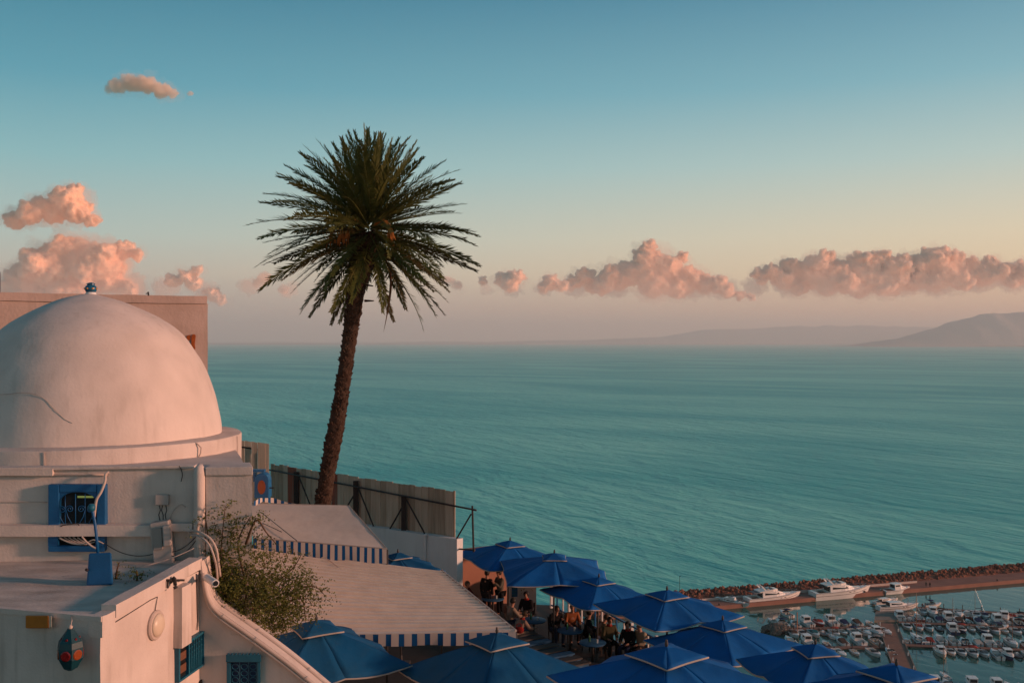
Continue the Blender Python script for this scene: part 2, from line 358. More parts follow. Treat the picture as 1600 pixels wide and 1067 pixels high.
def puffs(name, D, blobs, voxel, seed, thick):
    rr = random.Random(seed); g = G(); u = D / FPX
    for bx, by, br in blobs:
        c = W(bx, by, D) + Vector((0, rr.uniform(-1, 1) * br * u * 0.5, 0)); r = br * u
        g.ball(c, (r, r, r * 0.85), 2)
        for _ in range(16):
            a = rr.uniform(0, 2 * PI); el = rr.uniform(-0.25, 1.0)
            dv = Vector((math.cos(a) * math.cos(el), math.sin(a) * math.cos(el), math.sin(el)))
            q = r * rr.uniform(0.25, 0.5); g.ball(c + dv * r * rr.uniform(0.7, 1.0), (q, q, q * 0.9), 2)
    me = g.mesh(name); o = bpy.data.objects.new(name, me); C.objects.link(o)
    md = o.modifiers.new('remesh', 'REMESH'); md.mode = 'VOXEL'; md.voxel_size = voxel * u
    dg = bpy.context.evaluated_depsgraph_get(); m2 = bpy.data.meshes.new_from_object(o.evaluated_get(dg))
    bpy.data.objects.remove(o)
    nrm = [v.normal.copy() for v in m2.vertices]
    for v, vn in zip(m2.vertices, nrm):
        p = v.co / u
        k = noise.fractal(p * 0.11 + Vector((seed, 0, 0)), 0.9, 2.1, 4) * 5.0 + noise.noise(p * 0.5) * 0.8
        kk = thick * k * u
        v.co += vn * kk
    return m2
def cloud(name, D, blobs, label, seed, dens=2.2, core=True, thick=0.8, voxel=1.6):
    m2 = puffs(name, D, blobs, voxel, seed, thick); u = D / FPX
    m2.polygons.foreach_set('use_smooth', [True] * len(m2.polygons))
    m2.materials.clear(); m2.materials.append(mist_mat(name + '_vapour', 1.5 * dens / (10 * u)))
    o = bpy.data.objects.new(name, m2); C.objects.link(o); tag(o, label, 'cloud', kind='structure')
    rv = random.Random(seed + 50)
    m4 = puffs(name + '_veil', D * 1.004, [(x + rv.uniform(-6, 6), y + rv.uniform(-2, 5), r * 1.45) for x, y, r in blobs], 3.2, seed + 9, 1.5)
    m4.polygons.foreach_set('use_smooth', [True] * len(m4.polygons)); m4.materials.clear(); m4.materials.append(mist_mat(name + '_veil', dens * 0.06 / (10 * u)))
    vo_ = bpy.data.objects.new('cloud_veil', m4); C.objects.link(vo_); vo_.parent = o
    if core:
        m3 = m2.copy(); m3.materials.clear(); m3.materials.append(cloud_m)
        nrm = [v.normal.copy() for v in m3.vertices]
        for v, vn in zip(m3.vertices, nrm): v.co -= vn * u * 3.0
        c = bpy.data.objects.new('cloud_core', m3); C.objects.link(c); c.parent = o
        sm_ = c.modifiers.new('soft', 'SMOOTH'); sm_.factor = 0.5; sm_.iterations = 7
    return o
CL = [
 ('cloud', 15000, [(186, 138, 13), (205, 132, 15), (228, 134, 16), (252, 144, 14), (272, 148, 9), (172, 140, 7), (298, 147, 4)], 'small pink cloud alone high in the sky above the dome', 1, 0.9, False, 0.9),
 ('cloud', 36500, [(20, 345, 16), (50, 335, 20), (80, 328, 24), (108, 312, 20), (118, 300, 12), (118, 330, 22), (140, 345, 12), (-20, 348, 14)], 'pink and grey cloud with a flat base above the left end of the dome', 2, 2.2, True, 1.0),
 ('cloud', 37500, [(50, 435, 30), (85, 420, 36), (108, 392, 26), (130, 420, 40), (165, 415, 30), (190, 392, 16), (215, 398, 10), (170, 440, 22), (40, 460, 30), (100, 460, 40), (200, 455, 16)], 'large glowing pink cloud rising right behind the dome top', 3, 2.2, True, 1.1),
 ('cloud', 38500, [(270, 440, 12), (292, 432, 13), (308, 425, 9), (305, 445, 12), (330, 462, 12), (345, 470, 9)], 'small pink cloud between the dome and the palm', 4, 1.4, True, 0.9),
 ('cloud', 38500, [(412, 436, 10), (400, 444, 8), (445, 455, 8), (700, 438, 8), (715, 446, 8)], 'faint pink cloud showing through the lower palm fronds', 5, 1.0, False, 0.9),
 ('cloud', 38000, [(755, 440, 8), (788, 438, 14), (806, 434, 13), (797, 446, 14), (862, 442, 13), (878, 448, 10), (850, 450, 10)], 'two small pink puffs of cloud low over the sea beside the palm', 6, 1.8, True, 0.9),
 ('cloud', 39000, [(915, 432, 14), (900, 442, 12), (950, 432, 16), (985, 428, 22), (1008, 398, 14), (1012, 388, 11), (1018, 412, 22), (1045, 420, 20), (1068, 402, 9), (1050, 412, 13), (1080, 436, 20), (1105, 445, 17), (1135, 455, 13), (1156, 462, 9), (940, 448, 16), (1005, 402, 15), (1016, 384, 9), (1030, 408, 14), (968, 440, 18), (890, 448, 10), (925, 448, 13), (1175, 466, 7), (1120, 446, 15), (1020, 445, 24), (1060, 450, 20)], 'tall towering pink cloud with a bright peak above the middle of the sea', 7, 2.2, True, 1.0),
 ('cloud', 40000, [(1185, 428, 10), (1205, 425, 14), (1240, 420, 16), (1278, 414, 16), (1292, 402, 10), (1270, 432, 24), (1310, 425, 22), (1345, 412, 18), (1365, 408, 14), (1355, 435, 26), (1400, 420, 22), (1395, 445, 22), (1440, 415, 18), (1465, 405, 18), (1490, 403, 14), (1480, 425, 22), (1520, 418, 16), (1430, 440, 18), (1560, 425, 18), (1600, 428, 20), (1340, 455, 14), (1640, 425, 22), (1225, 440, 16), (1250, 452, 13), (1290, 448, 18), (1320, 444, 20), (1375, 448, 18), (1460, 440, 20), (1500, 440, 18), (1535, 432, 18), (1580, 440, 14), (1285, 400, 9), (1378, 404, 12), (1410, 408, 12), (1455, 400, 13), (1478, 398, 11), (1545, 412, 12), (1190, 440, 9)], 'long broken pink cloud bank over the far mountains', 8, 2.2, True, 1.0),
 ('cloud', 42500, [(760, 452, 10), (800, 452, 14), (850, 452, 13), (900, 450, 18), (960, 448, 22), (1020, 446, 26), (1080, 450, 24), (1130, 452, 20), (1180, 450, 18), (1230, 446, 24), (1290, 442, 28), (1350, 440, 30), (1410, 440, 30), (1470, 438, 30), (1530, 436, 28), (1590, 434, 28), (1650, 432, 28)], 'thin veil of pink cloud joining the low cloud bank along the horizon', 9, 0.26, False, 1.4),
 ('cloud', 42500, [(20, 450, 30), (80, 450, 40), (140, 446, 36), (200, 450, 26), (260, 452, 20), (320, 456, 18), (390, 450, 16), (450, 455, 14)], 'thin veil of pink cloud behind the dome and the palm trunk', 10, 0.25, False, 1.4),
]
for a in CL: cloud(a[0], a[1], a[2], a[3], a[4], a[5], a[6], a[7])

# the air: pale haze over the whole gulf
hz = bpy.data.materials.new('sea_air'); hz.use_nodes = True; t_ = hz.node_tree; t_.nodes.remove(t_.nodes['Principled BSDF'])
v_ = t_.nodes.new('ShaderNodeVolumePrincipled'); v_.inputs['Density'].default_value = 6.6e-5; v_.inputs['Color'].default_value = (0.93, 0.90, 0.90, 1); v_.inputs['Anisotropy'].default_value = 0.1
t_.links.new(v_.outputs[0], t_.nodes['Material Output'].inputs['Volume'])
g = G(); g.box((0, 15500, 331), (40000, 33600, 664)); make('haze', g, hz, kind='stuff')

# ------------------------------------------------------------------ the domed house
A5 = R(4.5)
HC = W(393, 729, 15.7)                       # its front corner by the awning
uX = Vector((-math.cos(A5), -math.sin(A5), 0)); wY = Vector((-math.sin(A5), math.cos(A5), 0))
def HB(u, w, z): return Vector((HC.x, HC.y, 0)) + uX * u + wY * w + Vector((0, 0, z))
TOPZ = HC.z
house = thing('domed_house', 'whitewashed house under a large smooth plaster dome with a pot finial', 'house', (HC.x, HC.y, 74.2), A5)
bk = W(375, 711, 17.4)
poly = [HB(0.09, 0.12, 74), HB(7.5, 0.12, 74), HB(7.5, 9, 74), HB(2.6, 9, 74), Vector((bk.x - 1.0, 20.2, 74)), Vector((bk.x, 17.4, 74))]
g = G(); g.prism(poly[::-1], (0, 0, TOPZ - 0.035 - 74)); g.rough(0.35, 0.012)
make('wall', g, plaster, house, auto=40)
# corner pier with a capping, rounded buttress beside it
g = G(); g.prism([HB(-0.01, -0.02, 74), HB(0.13, 0.5, 74), HB(0.70, 0.5, 74), HB(0.70, -0.02, 74)], (0, 0, TOPZ - 74 - 0.13)); g.rough(0.22, 0.010)
make('corner_pier', g, plaster, house, auto=40)
g = G(); g.prism([HB(-0.03, -0.06, TOPZ - 0.128), HB(0.13, 0.6, TOPZ - 0.128), HB(0.70, 0.6, TOPZ - 0.128), HB(0.70, -0.06, TOPZ - 0.128)], (0, 0, 0.13)); g.rough(0.16, 0.008)
make('pier_cap', g, plaster, house, bevel=0.01)
g = G(); g.tube([HB(0.80, -0.02, 78), HB(0.80, -0.02, 81.7), HB(0.80, -0.02, TOPZ - 0.1), HB(0.80, -0.01, TOPZ - 0.02), HB(0.80, 0.03, TOPZ + 0.03)], [0.09, 0.09, 0.09, 0.08, 0.045], 14)
make('buttress', g, plaster, house, smooth=True)
# roof coping strip along the front edge
g = G(); g.prism([HB(0.9, 0.06, TOPZ - 0.03), HB(0.9, 0.32, TOPZ - 0.03), HB(7.5, 0.32, TOPZ - 0.03), HB(7.5, 0.06, TOPZ - 0.03)], (0, 0, 0.045)); g.rough(0.25, 0.008)
make('coping', g, plaster, house, bevel=0.008)
DC = Vector(((142 - 800) * 18.6 / FPX, 18.6, 0))
RZ = EYE - 1.745
Rd, Rr = 2.335, 2.72
Hd = 2.62
prof = [(1.0, 0.0), (0.996, 0.06), (0.985, 0.13), (0.955, 0.25), (0.915, 0.36), (0.865, 0.47), (0.80, 0.575), (0.715, 0.69), (0.625, 0.77), (0.52, 0.835), (0.41, 0.89), (0.305, 0.935), (0.20, 0.968), (0.10, 0.99), (0.045, 1.0)]
def cr(p, n):
    out = []
    for i in range(len(p) - 1):
        a, b, c, d = p[max(i - 1, 0)], p[i], p[i + 1], p[min(i + 2, len(p) - 1)]
        for k in range(n):
            t = k / n
            out.append(tuple(0.5 * (2 * b[q] + (c[q] - a[q]) * t + (2 * a[q] - 5 * b[q] + 4 * c[q] - d[q]) * t * t + (3 * b[q] - a[q] - 3 * c[q] + d[q]) * t ** 3) for q in range(len(b))))
    return out + [p[-1]]
pf = cr(prof, 5)
g = G()
def domev(i, j):
    r, z = pf[i]; a = 2 * PI * j / 120; p = Vector((Rd * r * math.cos(a), Rd * r * math.sin(a), RZ + Hd * z)) + DC
    d = Vector((math.cos(a) * (1 - z * .8), math.sin(a) * (1 - z * .8), z + .1)).normalized()
    return p + d * (noise.noise(p * 0.9) * 0.034 + noise.noise(p * 3.1) * 0.007)
g.grid(domev, len(pf), 120, wrap=True); g.f.append(tuple(range((len(pf) - 1) * 120, len(pf) * 120))); g.m.append(0)
dome = make('dome', g, dome_pl, house, smooth=True)
# thin repair seam on the plaster
g = G(); pts = []
def on_dome(px, py):
    q = W(px, py, 1) - Vector((0, 0, EYE)); q.normalize(); o = Vector((0, 0, EYE))
    best = None
    for k in range(700):
        p = o + q * (14 + k * 0.01); z = (p.z - RZ) / Hd
        if 0 <= z <= 1:
            rr_ = 1.0
            for (r1, z1), (r2, z2) in zip(pf, pf[1:]):
                if z1 <= z <= z2: rr_ = r1 + (r2 - r1) * (z - z1) / max(1e-6, z2 - z1); break
            if (p.xy - DC.xy).length < rr_ * Rd + 0.004: return p
    return None
for px, py in cr([(-40, 612), (0, 616), (40, 613), (65, 620), (84, 638), (100, 654), (114, 661)], 6):
    p = on_dome(px, py)
    if p: pts.append(p)
g.tube(pts, 0.0045, 5); make('repair_seam', g, mat('seam_mortar', (0.52, 0.46, 0.42), 0.9, 0.1), dome, smooth=True)
g = G(); g.lathe([(Rr, TOPZ - 0.6), (Rr, RZ - 0.03), (Rr - 0.012, RZ - 0.008), (Rr - 0.04, RZ), (2.2, RZ + 0.012)], 96, DC); g.rough(0.4, 0.012)
make('dome_ring', g, plaster, house, auto=35)
# hairline joints of the ring, standing a little proud
for px, dx in ((104, 0), (290, 1), (347, 0)):
    th = math.asin(max(-1, min(1, ((px - 800) * (DC.y - 1.9) / FPX - DC.x) / Rr)))
    p = DC + Vector((math.sin(th), -math.cos(th), 0)) * (Rr + 0.014)
    g = G()
    if dx: g.tube([p + Vector((-0.06, 0, RZ - 0.01)), p + Vector((0, -0.02, RZ - 0.03)), p + Vector((0.06, 0.01, RZ - 0.1)), p + Vector((0.05, 0.01, RZ - 0.2)), p + Vector((-0.03, 0, RZ - 0.34))], 0.012, 6)
    else: g.tube([p + Vector((0, 0, RZ - 0.02)), p + Vector((0.01, 0, RZ - 0.2)), p + Vector((0, 0, RZ - 0.36))], 0.007, 5)
    make('ring_joint', g, conduit, house, smooth=True)
# pot finial
fz = RZ + Hd
fin = G(); fin.lathe([(0.075, -0.02), (0.07, 0.03), (0.088, 0.05), (0.105, 0.085), (0.108, 0.12), (0.095, 0.155), (0.07, 0.17), (0.065, 0.18), (0.08, 0.2), (0.05, 0.215), (0.02, 0.225)], 24, DC + Vector((0, 0, fz)))
tile_pot = mat('blue_glazed_pot', (0.008, 0.16, 0.30), 0.25, 0.5, col2=(0.02, 0.04, 0.06), vs=26, var=0.9)
fo = make('finial', fin, tile_pot, house, smooth=True)
g = G(); g.lathe([(0.1, -0.03), (0.095, 0.03), (0.075, 0.05)], 24, DC + Vector((0, 0, fz))); make('finial_base', g, white_pl, fo, smooth=True)
for k in range(7):
    a = k * 2 * PI / 7; g = G(); g.ball(DC + Vector((0.104 * math.cos(a), 0.104 * math.sin(a), fz + 0.11)), (0.022, 0.022, 0.022), 1)
    make('finial_flower', g, mat('ochre_glaze', (0.5, 0.22, 0.04), 0.3, 0.5), fo, smooth=True)

def px2u(px, w=0.0):
    """distance along the front wall at a column of the photograph"""
    k = (px - 800) / FPX; o = HB(0, w, 0); return (k * o.y - o.x) / (uX.x - k * uX.y)
def HF(px, py, w=0.0):
    u = px2u(px, w); p = HB(u, w, 0); return HB(u, w, EYE - (py - 533.5) * p.y / FPX)
WALLW = 0.11
# blue barred window
def wrect(px0, py0, px1, py1, w0, w1, g, mi=0):
    a, b, c, d = HF(px0, py1, w0), HF(px1, py1, w0), HF(px1, py0, w0), HF(px0, py0, w0)
    e = wY * (w1 - w0); g.hexa([a, b, b + e, a + e], [d, c, c + e, d + e], mi)
wn = G(); wrect(75, 757, 92, 822, 0.0, 0.14, wn); wrect(151, 757, 164.5, 822, 0.0, 0.14, wn); wrect(92.2, 757, 150.8, 769, 0.004, 0.14, wn)
wf = make('window', wn, blue_p, house, bevel=0.012)
g = G(); arc = []
for k in range(13):
    a = PI * k / 12; arc.append((121.5 - 29.5 * math.cos(a), 786 - 18 * math.sin(a)))
for (x0, y0), (x1, y1) in zip(arc, arc[1:]):
    p = [HF(x0, 768.8, 0.03), HF(x1, 768.8, 0.03), HF(x1, y1, 0.03), HF(x0, y0, 0.03)]; g.prism(p[::-1], wY * 0.09)
make('window_arch', g, blue_p, wf)
g = G(); wrect(75, 853, 163, 862, -0.01, 0.14, g); make('window_apron', g, blue_p, wf, bevel=0.01)
for x0, x1 in ((75, 90), (151, 163)): g = G(); wrect(x0, 838.5, x1, 852.8, -0.006, 0.14, g); make('window_apron', g, blue_p, wf)
g = G(); wrect(90, 838.5, 151, 853, 0.092, 0.098, g); make('dark_recess', g, dark, wf)
for k in range(5):
    g = G(); g.tube([HF(93 + k * 7, 839, 0.02), HF(103 + k * 7, 844 + k * .6, 0.03), HF(116 + k * 6, 849 + (k % 2), 0.03), HF(136 + k * 3, 850 - k, 0.03)], 0.011, 6); make('bundled_cable', g, conduit, wf, smooth=True)
glow = bpy.data.materials.new('lit_strip'); glow.use_nodes = True; gp = glow.node_tree.nodes['Principled BSDF']; gp.inputs['Base Color'].default_value = (0.3, 0.4, 0.1, 1); gp.inputs['Emission Color'].default_value = (0.55, 0.6, 0.16, 1); gp.inputs['Emission Strength'].default_value = 0.22
g = G(); wrect(121, 774.5, 146, 777.5, 0.09, 0.096, g); make('lit_strip', g, glow, wf)
g = G(); wrect(91, 766, 152, 842, 0.10, 0.104, g); make('pane', g, glass_d, wf)
for px in (90, 102, 118, 133, 148):
    g = G(); g.tube([HF(px, 822, 0.05), HF(px, 771 if px in (102, 118, 133) else 784, 0.05)], 0.007, 6); make('window_bar', g, blue_p, wf, smooth=True)
def scroll(cx, cy, sgn):
    g = G(); pts = []
    for k in range(22):
        a = k / 21 * 3.2 * PI; r = 6.2 * (1 - k / 26); pts.append(HF(cx + sgn * r * math.cos(a), cy - r * math.sin(a) * 0.95, 0.047))
    g.tube(pts, 0.006, 5); g.tube([HF(cx + sgn * 6.2, cy, 0.047), HF(cx + sgn * 3, cy + 12, 0.047), HF(cx - sgn * 5, cy + 26, 0.047)], 0.006, 5)
    make('window_scroll', g, blue_p, wf, smooth=True)
scroll(109, 795, -1); scroll(127, 795, 1); scroll(97, 796, -1); scroll(141, 796, 1)
# service ledge crossing the wall and window
g = G(); wrect(-60, 821, 238, 838, -0.08, 0.11, g); g.rough(0.3, 0.006); make('service_ledge', g, plaster, house, auto=40)
g = G(); wrect(236, 818, 300, 830, -0.03, 0.11, g); g.rough(0.3, 0.006); make('service_ledge', g, plaster, house, auto=40)
for y0, y1, x0, x1 in ((741, 743.5, -60, 168), (784, 785, -60, 74)):
    g = G(); pts = [HF(x0 + (x1 - x0) * k / 8, y0 + random.uniform(-1, 1) * 0.7, WALLW - 0.02) for k in range(9)]; g.tube(pts, 0.016 if y0 < 750 else 0.006, 6); make('wall_conduit', g, conduit, house, smooth=True)
g = G(); wrect(-60, 733, 82, 743, 0.03, 0.11, g); g.rough(0.3, 0.006); make('coping', g, plaster, house, auto=40)

# things fixed to the house wall
def mount(name, label, cat, px, py, w=WALLW): return thing(name, label, cat, HF(px, py, w), A5)
t = mount('junction_box', 'small pale square box on the wall above the electric meter cabinet', 'junction box', 253, 788)
g = G(); wrect(242, 773, 263, 789, 0.03, 0.11, g); make('box', g, meter_m, t, bevel=0.01)
for px, q in ((249, 1), (254, -1), (259, 1)):
    g = G(); g.tube([HF(px, 789, 0.06), HF(px + 1.5 * q, 797, 0.05), HF(px - q, 804, 0.06), HF(px + 1, 813, 0.06)], 0.008, 5); make('wire', g, cable_d, t, smooth=True)
t = mount('meter_cabinet', 'tall grey electric meter cabinet leaning at the foot of the wall', 'meter cabinet', 252, 885)
g = G(); p = [HF(233, 818, -0.14), HF(263, 813, -0.14), HF(271, 880, -0.12), HF(240, 887, -0.12)]; e = wY * 0.22; g.hexa([p[3], p[2], p[2] + e, p[3] + e], [p[0], p[1], p[1] + e, p[0] + e]); make('cabinet', g, meter_m, t, bevel=0.02)
g = G(); p = [HF(237, 826, -0.17), HF(252, 824, -0.17), HF(254, 858, -0.16), HF(240, 860, -0.16)]; e = wY * 0.032; g.hexa([p[3], p[2], p[2] + e, p[3] + e], [p[0], p[1], p[1] + e, p[0] + e]); make('cabinet_door', g, mat('meter_door', (0.30, 0.27, 0.25), 0.5, 0.3), t, bevel=0.006)
g = G(); p = [HF(253, 822, -0.22), HF(265, 820, -0.22), HF(267, 852, -0.21), HF(255, 855, -0.21)]; e = wY * 0.082; g.hexa([p[3], p[2], p[2] + e, p[3] + e], [p[0], p[1], p[1] + e, p[0] + e]); make('meter', g, meter_m, t, bevel=0.02)

def hang(a, b, sag, n=14):
    a, b = Vector(a), Vector(b); return [a.lerp(b, k / n) - Vector((0, 0, sag * 4 * (k / n) * (1 - k / n))) for k in range(n + 1)]
cab = [
 ('pale conduit bending down the wall past the barred window', [HF(170, 737, 0.0), HF(165, 741, -0.03), HF(164, 752, -0.06), HF(158, 768, -0.1), HF(151, 780, -0.12), HF(148.5, 795, -0.13), HF(147, 808, -0.13)], 0.022, conduit),
 ('white cable looped through the window apron', hang(HF(128, 838, -0.1), HF(152, 857, -0.1), 0.03), 0.014, conduit),
 ('white cable hanging below the service ledge', [HF(92, 840, -0.05), HF(110, 848, -0.06), HF(130, 850, -0.07), HF(146, 843, -0.09), HF(162, 849, -0.05)], 0.010, trim_m),
 ('thin dark cable drooping from ledge to the meter cabinet', hang(HF(163, 848, 0.0), HF(240, 865, -0.1), 0.10), 0.007, cable_d),
 ('white wire slung from the meter cabinet to the bush', hang(HF(212, 886, -0.5), HF(303, 856, -0.3), 0.04), 0.009, conduit),
 ('dark wire from the meter cabinet to the corner pier', hang(HF(268, 862, -0.1), HF(306, 838, -0.1), 0.05), 0.008, cable_d),
 ('dark wire lying low beside the meter cabinet', hang(HF(268, 868, -0.2), HF(306, 844, -0.2), 0.08), 0.008, cable_d),
 ('thin dark cable on the plaster under the dome ring', [HF(280, 728, -0.0), HF(283, 733, 0.07), HF(285, 742, 0.09), HF(283, 752, 0.095)], 0.007, cable_d),
 ('thin arched wire on the wall beside the buttress', [HF(264, 812, 0.09), HF(270, 800, 0.085), HF(276, 792, 0.085), HF(284, 788, 0.085), HF(290, 792, 0.085)], 0.006, conduit),
 ('thick pale hose curling over the roof corner', [HF(296, 830, -0.25), HF(305, 829, -0.4), HF(318, 834, -0.5), HF(330, 843, -0.55), HF(338, 858, -0.55), HF(341, 876, -0.5), HF(344, 900, -0.4)], 0.019, conduit),
 ('second pale hose curling under the thick one', [HF(298, 836, -0.25), HF(308, 836, -0.45), HF(320, 843, -0.55), HF(328, 853, -0.6), HF(334, 868, -0.6), HF(338, 884, -0.5), HF(340, 905, -0.45)], 0.015, conduit),
 ('short upright pipe stub beside the hoses', [HF(308, 834, -0.3), HF(310, 817, -0.3)], 0.024, conduit),
 ('dark cable running along the top of the service ledge', [HF(5, 823, -0.06), HF(50, 822, -0.07), HF(88, 823.5, -0.06), HF(100, 820, -0.09), HF(120, 818, -0.09), HF(124, 822, -0.06)], 0.008, cable_d)]
for lab, pts, r, m in cab:
    p3 = [tuple(p) for p in pts]; g = G(); g.tube([Vector(p) for p in cr(p3, 4)], r, 8); o = make('cable' if r < 0.02 else 'hose', g, m, smooth=True); tag(o, lab, 'cable' if r < 0.02 else 'pipe')
# the two pale ledge bundles inside the apron
g = G()
# blue spotlight on a post
ls = W(156, 915, 14.1); lz = 81.55
t = thing('blue_spotlight', 'tapered blue lamp housing on a bent blue post in front of the window', 'lamp', (ls.x, ls.y, lz))
g = G(); bp = [W(135, 915, 14.0), W(177, 913, 14.0), W(177, 912, 14.3), W(135, 914, 14.3)]; tp = [W(139, 864, 14.05), W(174, 862.5, 14.05), W(174, 862.5, 14.28), W(139, 864, 14.28)]; g.hexa(bp, tp); make('housing', g, blue_p, t, bevel=0.025)
g = G(); g.tube([W(153, 864, 14.2), W(151, 840, 14.2), W(148, 815, 14.2), W(145, 800, 14.2), W(142, 793, 14.2)], 0.022, 8); make('post', g, blue_p, t, smooth=True)
g = G(); g.lathe([(0.02, 0), (0.05, 0.02), (0.055, 0.07), (0.03, 0.11)], 12, W(143, 799, 14.2)); make('socket', g, teal_p, t, smooth=True)
g = G(); g.tube([W(134, 889, 13.98), W(137, 891, 13.97)], 0.02, 8); make('knob', g, black_m, t, smooth=True)

# ------------------------------------------------------------------ plain old block behind the dome
bt = thing('old_block', 'weathered pinkish flat topped block standing behind the dome', 'building', (W(320, 463, 25).x, 25, 74))
a, b = W(322.5, 463, 26.05), W(-60, 456, 23.6); b.z = a.z
g = G(); q = [Vector((a.x + 0.03, a.y, 74)), Vector((b.x, b.y, 74)), Vector((b.x - 2.5, b.y + 6, 74)), Vector((a.x - 2.6, a.y + 5, 74))]
g.hexa([q[1], q[0], q[3], q[2]], [v + Vector((0, 0, a.z - 0.2 - 74)) for v in (q[1], q[0], q[3], q[2])]); g.rough(0.5, 0.02); make('wall', g, old_pl, bt, auto=40)
g = G(); q2 = [v + Vector((0, -0.05 if k < 2 else 0, a.z - 0.2 - 74)) for k, v in enumerate((q[1], q[0], q[3], q[2]))]; g.hexa(q2, [v + Vector((0, 0, 0.2)) for v in q2]); g.rough(0.4, 0.015); make('parapet', g, old_pl, bt, auto=40)
for pts in ([(291, 526), (294, 524), (297, 523), (297, 531), (293, 532)], [(299, 524), (303, 522), (305.5, 524), (304, 538), (305, 545), (301, 547), (299, 538)]):
    g = G(); g.prism([W(x, y, 26.05 - (322.5 - x) * 0.0063 - 0.06) for x, y in pts][::-1], (0, 0.02, 0)); make('rust_patch', g, mat('bare_rusty_render', (0.36, 0.085, 0.02), 0.9, 0.1, col2=(0.22, 0.06, 0.02), vs=9), bt)
g = G(); g.tube([W(232, 462, 24.6), W(231.5, 456, 24.6)], 0.02, 6); g.tube([W(228, 459, 24.6), W(232, 458, 24.6)], 0.012, 5); o = make('roof_pin', g, black_m); tag(o, 'short dark pin sticking up from the old block parapet', 'pin')
g = G(); g.tube([W(-1, 470, 24.4), W(-1, 425, 24.4)], 0.025, 8); o = make('mast_pole', g, black_m); tag(o, 'dark thin pole cut by the edge beside the old block', 'pole')

# ------------------------------------------------------------------ the low house in front with a flat roof
C2 = W(157, 962, 12.35); R2 = W(312, 879, 15.0); L2 = W(-70, 953, 12.9)
RZ2 = 81.55
low = thing('flat_roofed_house', 'low whitewashed house with a flat screed roof below the domed house', 'house', (C2.x, C2.y, 74))
def V2(p, z): return Vector((p.x, p.y, z))
Lb, Bb = Vector((-9.5, 15.9, 0)), Vector((-4.75, 15.55, 0))
g = G(); g.prism([V2(L2, 74), V2(C2, 74), V2(R2, 74), V2(Bb, 74), V2(Lb, 74)], (0, 0, RZ2 - 0.004 - 74)); g.rough(0.3, 0.012); make('wall', g, plaster, low, auto=40)
g = G(); nx = 46; ny = 26
def roofv(i, j):
    t, s = i / (ny - 1), j / (nx - 1); a = V2(L2, 0).lerp(V2(C2, 0), s); b = V2(Lb, 0).lerp(V2(Bb, 0), s)
    p = a.lerp(b, t); p.z = RZ2 + 0.012 + 0.018 * noise.noise(Vector((p.x * 1.3, p.y * 2.5, 4))) + 0.05 * max(0, t - 0.75)
    return p
g.grid(roofv, ny, nx); make('roof', g, roof_pl, low, smooth=True)
# front coping, right coping with the groove beneath it
rd = (V2(R2, 0) - V2(C2, 0)).normalized(); rn = Vector((rd.y, -rd.x, 0)); fd = (V2(C2, 0) - V2(L2, 0)).normalized(); fn_ = Vector((fd.y, -fd.x, 0))
g = G(); a, b = V2(L2, RZ2 - 0.02), V2(C2, RZ2 - 0.02); g.hexa([a + fn_ * .02, b + fn_ * .02 + rn * 0.02, b - fn_ * .07 + rn * .02, a - fn_ * .07], [v + Vector((0, 0, 0.065)) for v in (a + fn_ * .02, b + fn_ * .02 + rn * .02, b - fn_ * .07 + rn * .02, a - fn_ * .07)]); g.rough(0.15, 0.012); make('coping', g, plaster, low, auto=50)
g = G(); a = V2(C2, RZ2 - 0.05) + rd * 0.30; b = V2(R2, RZ2 - 0.05 + 0.08)
def band(a, b, o0, o1, h, g):
    q = [a + rn * o1, b + rn * o1, b + rn * o0, a + rn * o0]; g.hexa(q, [v + Vector((0, 0, h)) for v in q])
band(a, b, -0.17, 0.035, 0.16, g); g.rough(0.2, 0.010); make('parapet', g, plaster, low, auto=50)
g = G(); band(V2(C2, RZ2 - 0.22), V2(C2, RZ2 - 0.22) + rd * 0.295, -0.16, 0.025, 0.26, g); g.rough(0.15, 0.01); make('parapet', g, plaster, low, auto=50)
def RW(px, py, off=0.0):
    """a point on the sunlit right wall"""
    k = (px - 800) / FPX; o = V2(C2, 0) + rn * off; s = (k * o.y - o.x) / (rd.x - k * rd.y); p = o + rd * s; return Vector((p.x, p.y, EYE - (py - 533.5) * p.y / FPX))
g = G(); g.tube([RW(170, 978, 0.012), RW(205, 956, 0.012), RW(235, 937, 0.012), RW(246, 932, 0.014), RW(244, 944, 0.014), RW(242, 956, 0.02)], 0.006, 5); o = make('cable', g, cable_d, smooth=True); tag(o, 'dark cable along the sunlit wall down to the round lamp', 'cable')
# round bulkhead lamp
lc = RW(241, 976, 0.0); Mx = Matrix((rd, Vector((0, 0, 1)), rn)).transposed()
t = thing('bulkhead_lamp', 'round pale bulkhead lamp on the sunlit wall of the low house', 'lamp', lc)
g = G(); g.lathe([(0.2, -0.02), (0.205, 0.03), (0.19, 0.05), (0.16, 0.055)], 28, lc, Mx); make('rim', g, conduit, t, auto=40)
g = G(); g.lathe([(0.165, 0.045), (0.15, 0.075), (0.11, 0.10), (0.06, 0.112), (0.01, 0.116)], 28, lc, Mx); make('lamp_glass', g, lamp_gl, t, smooth=True)
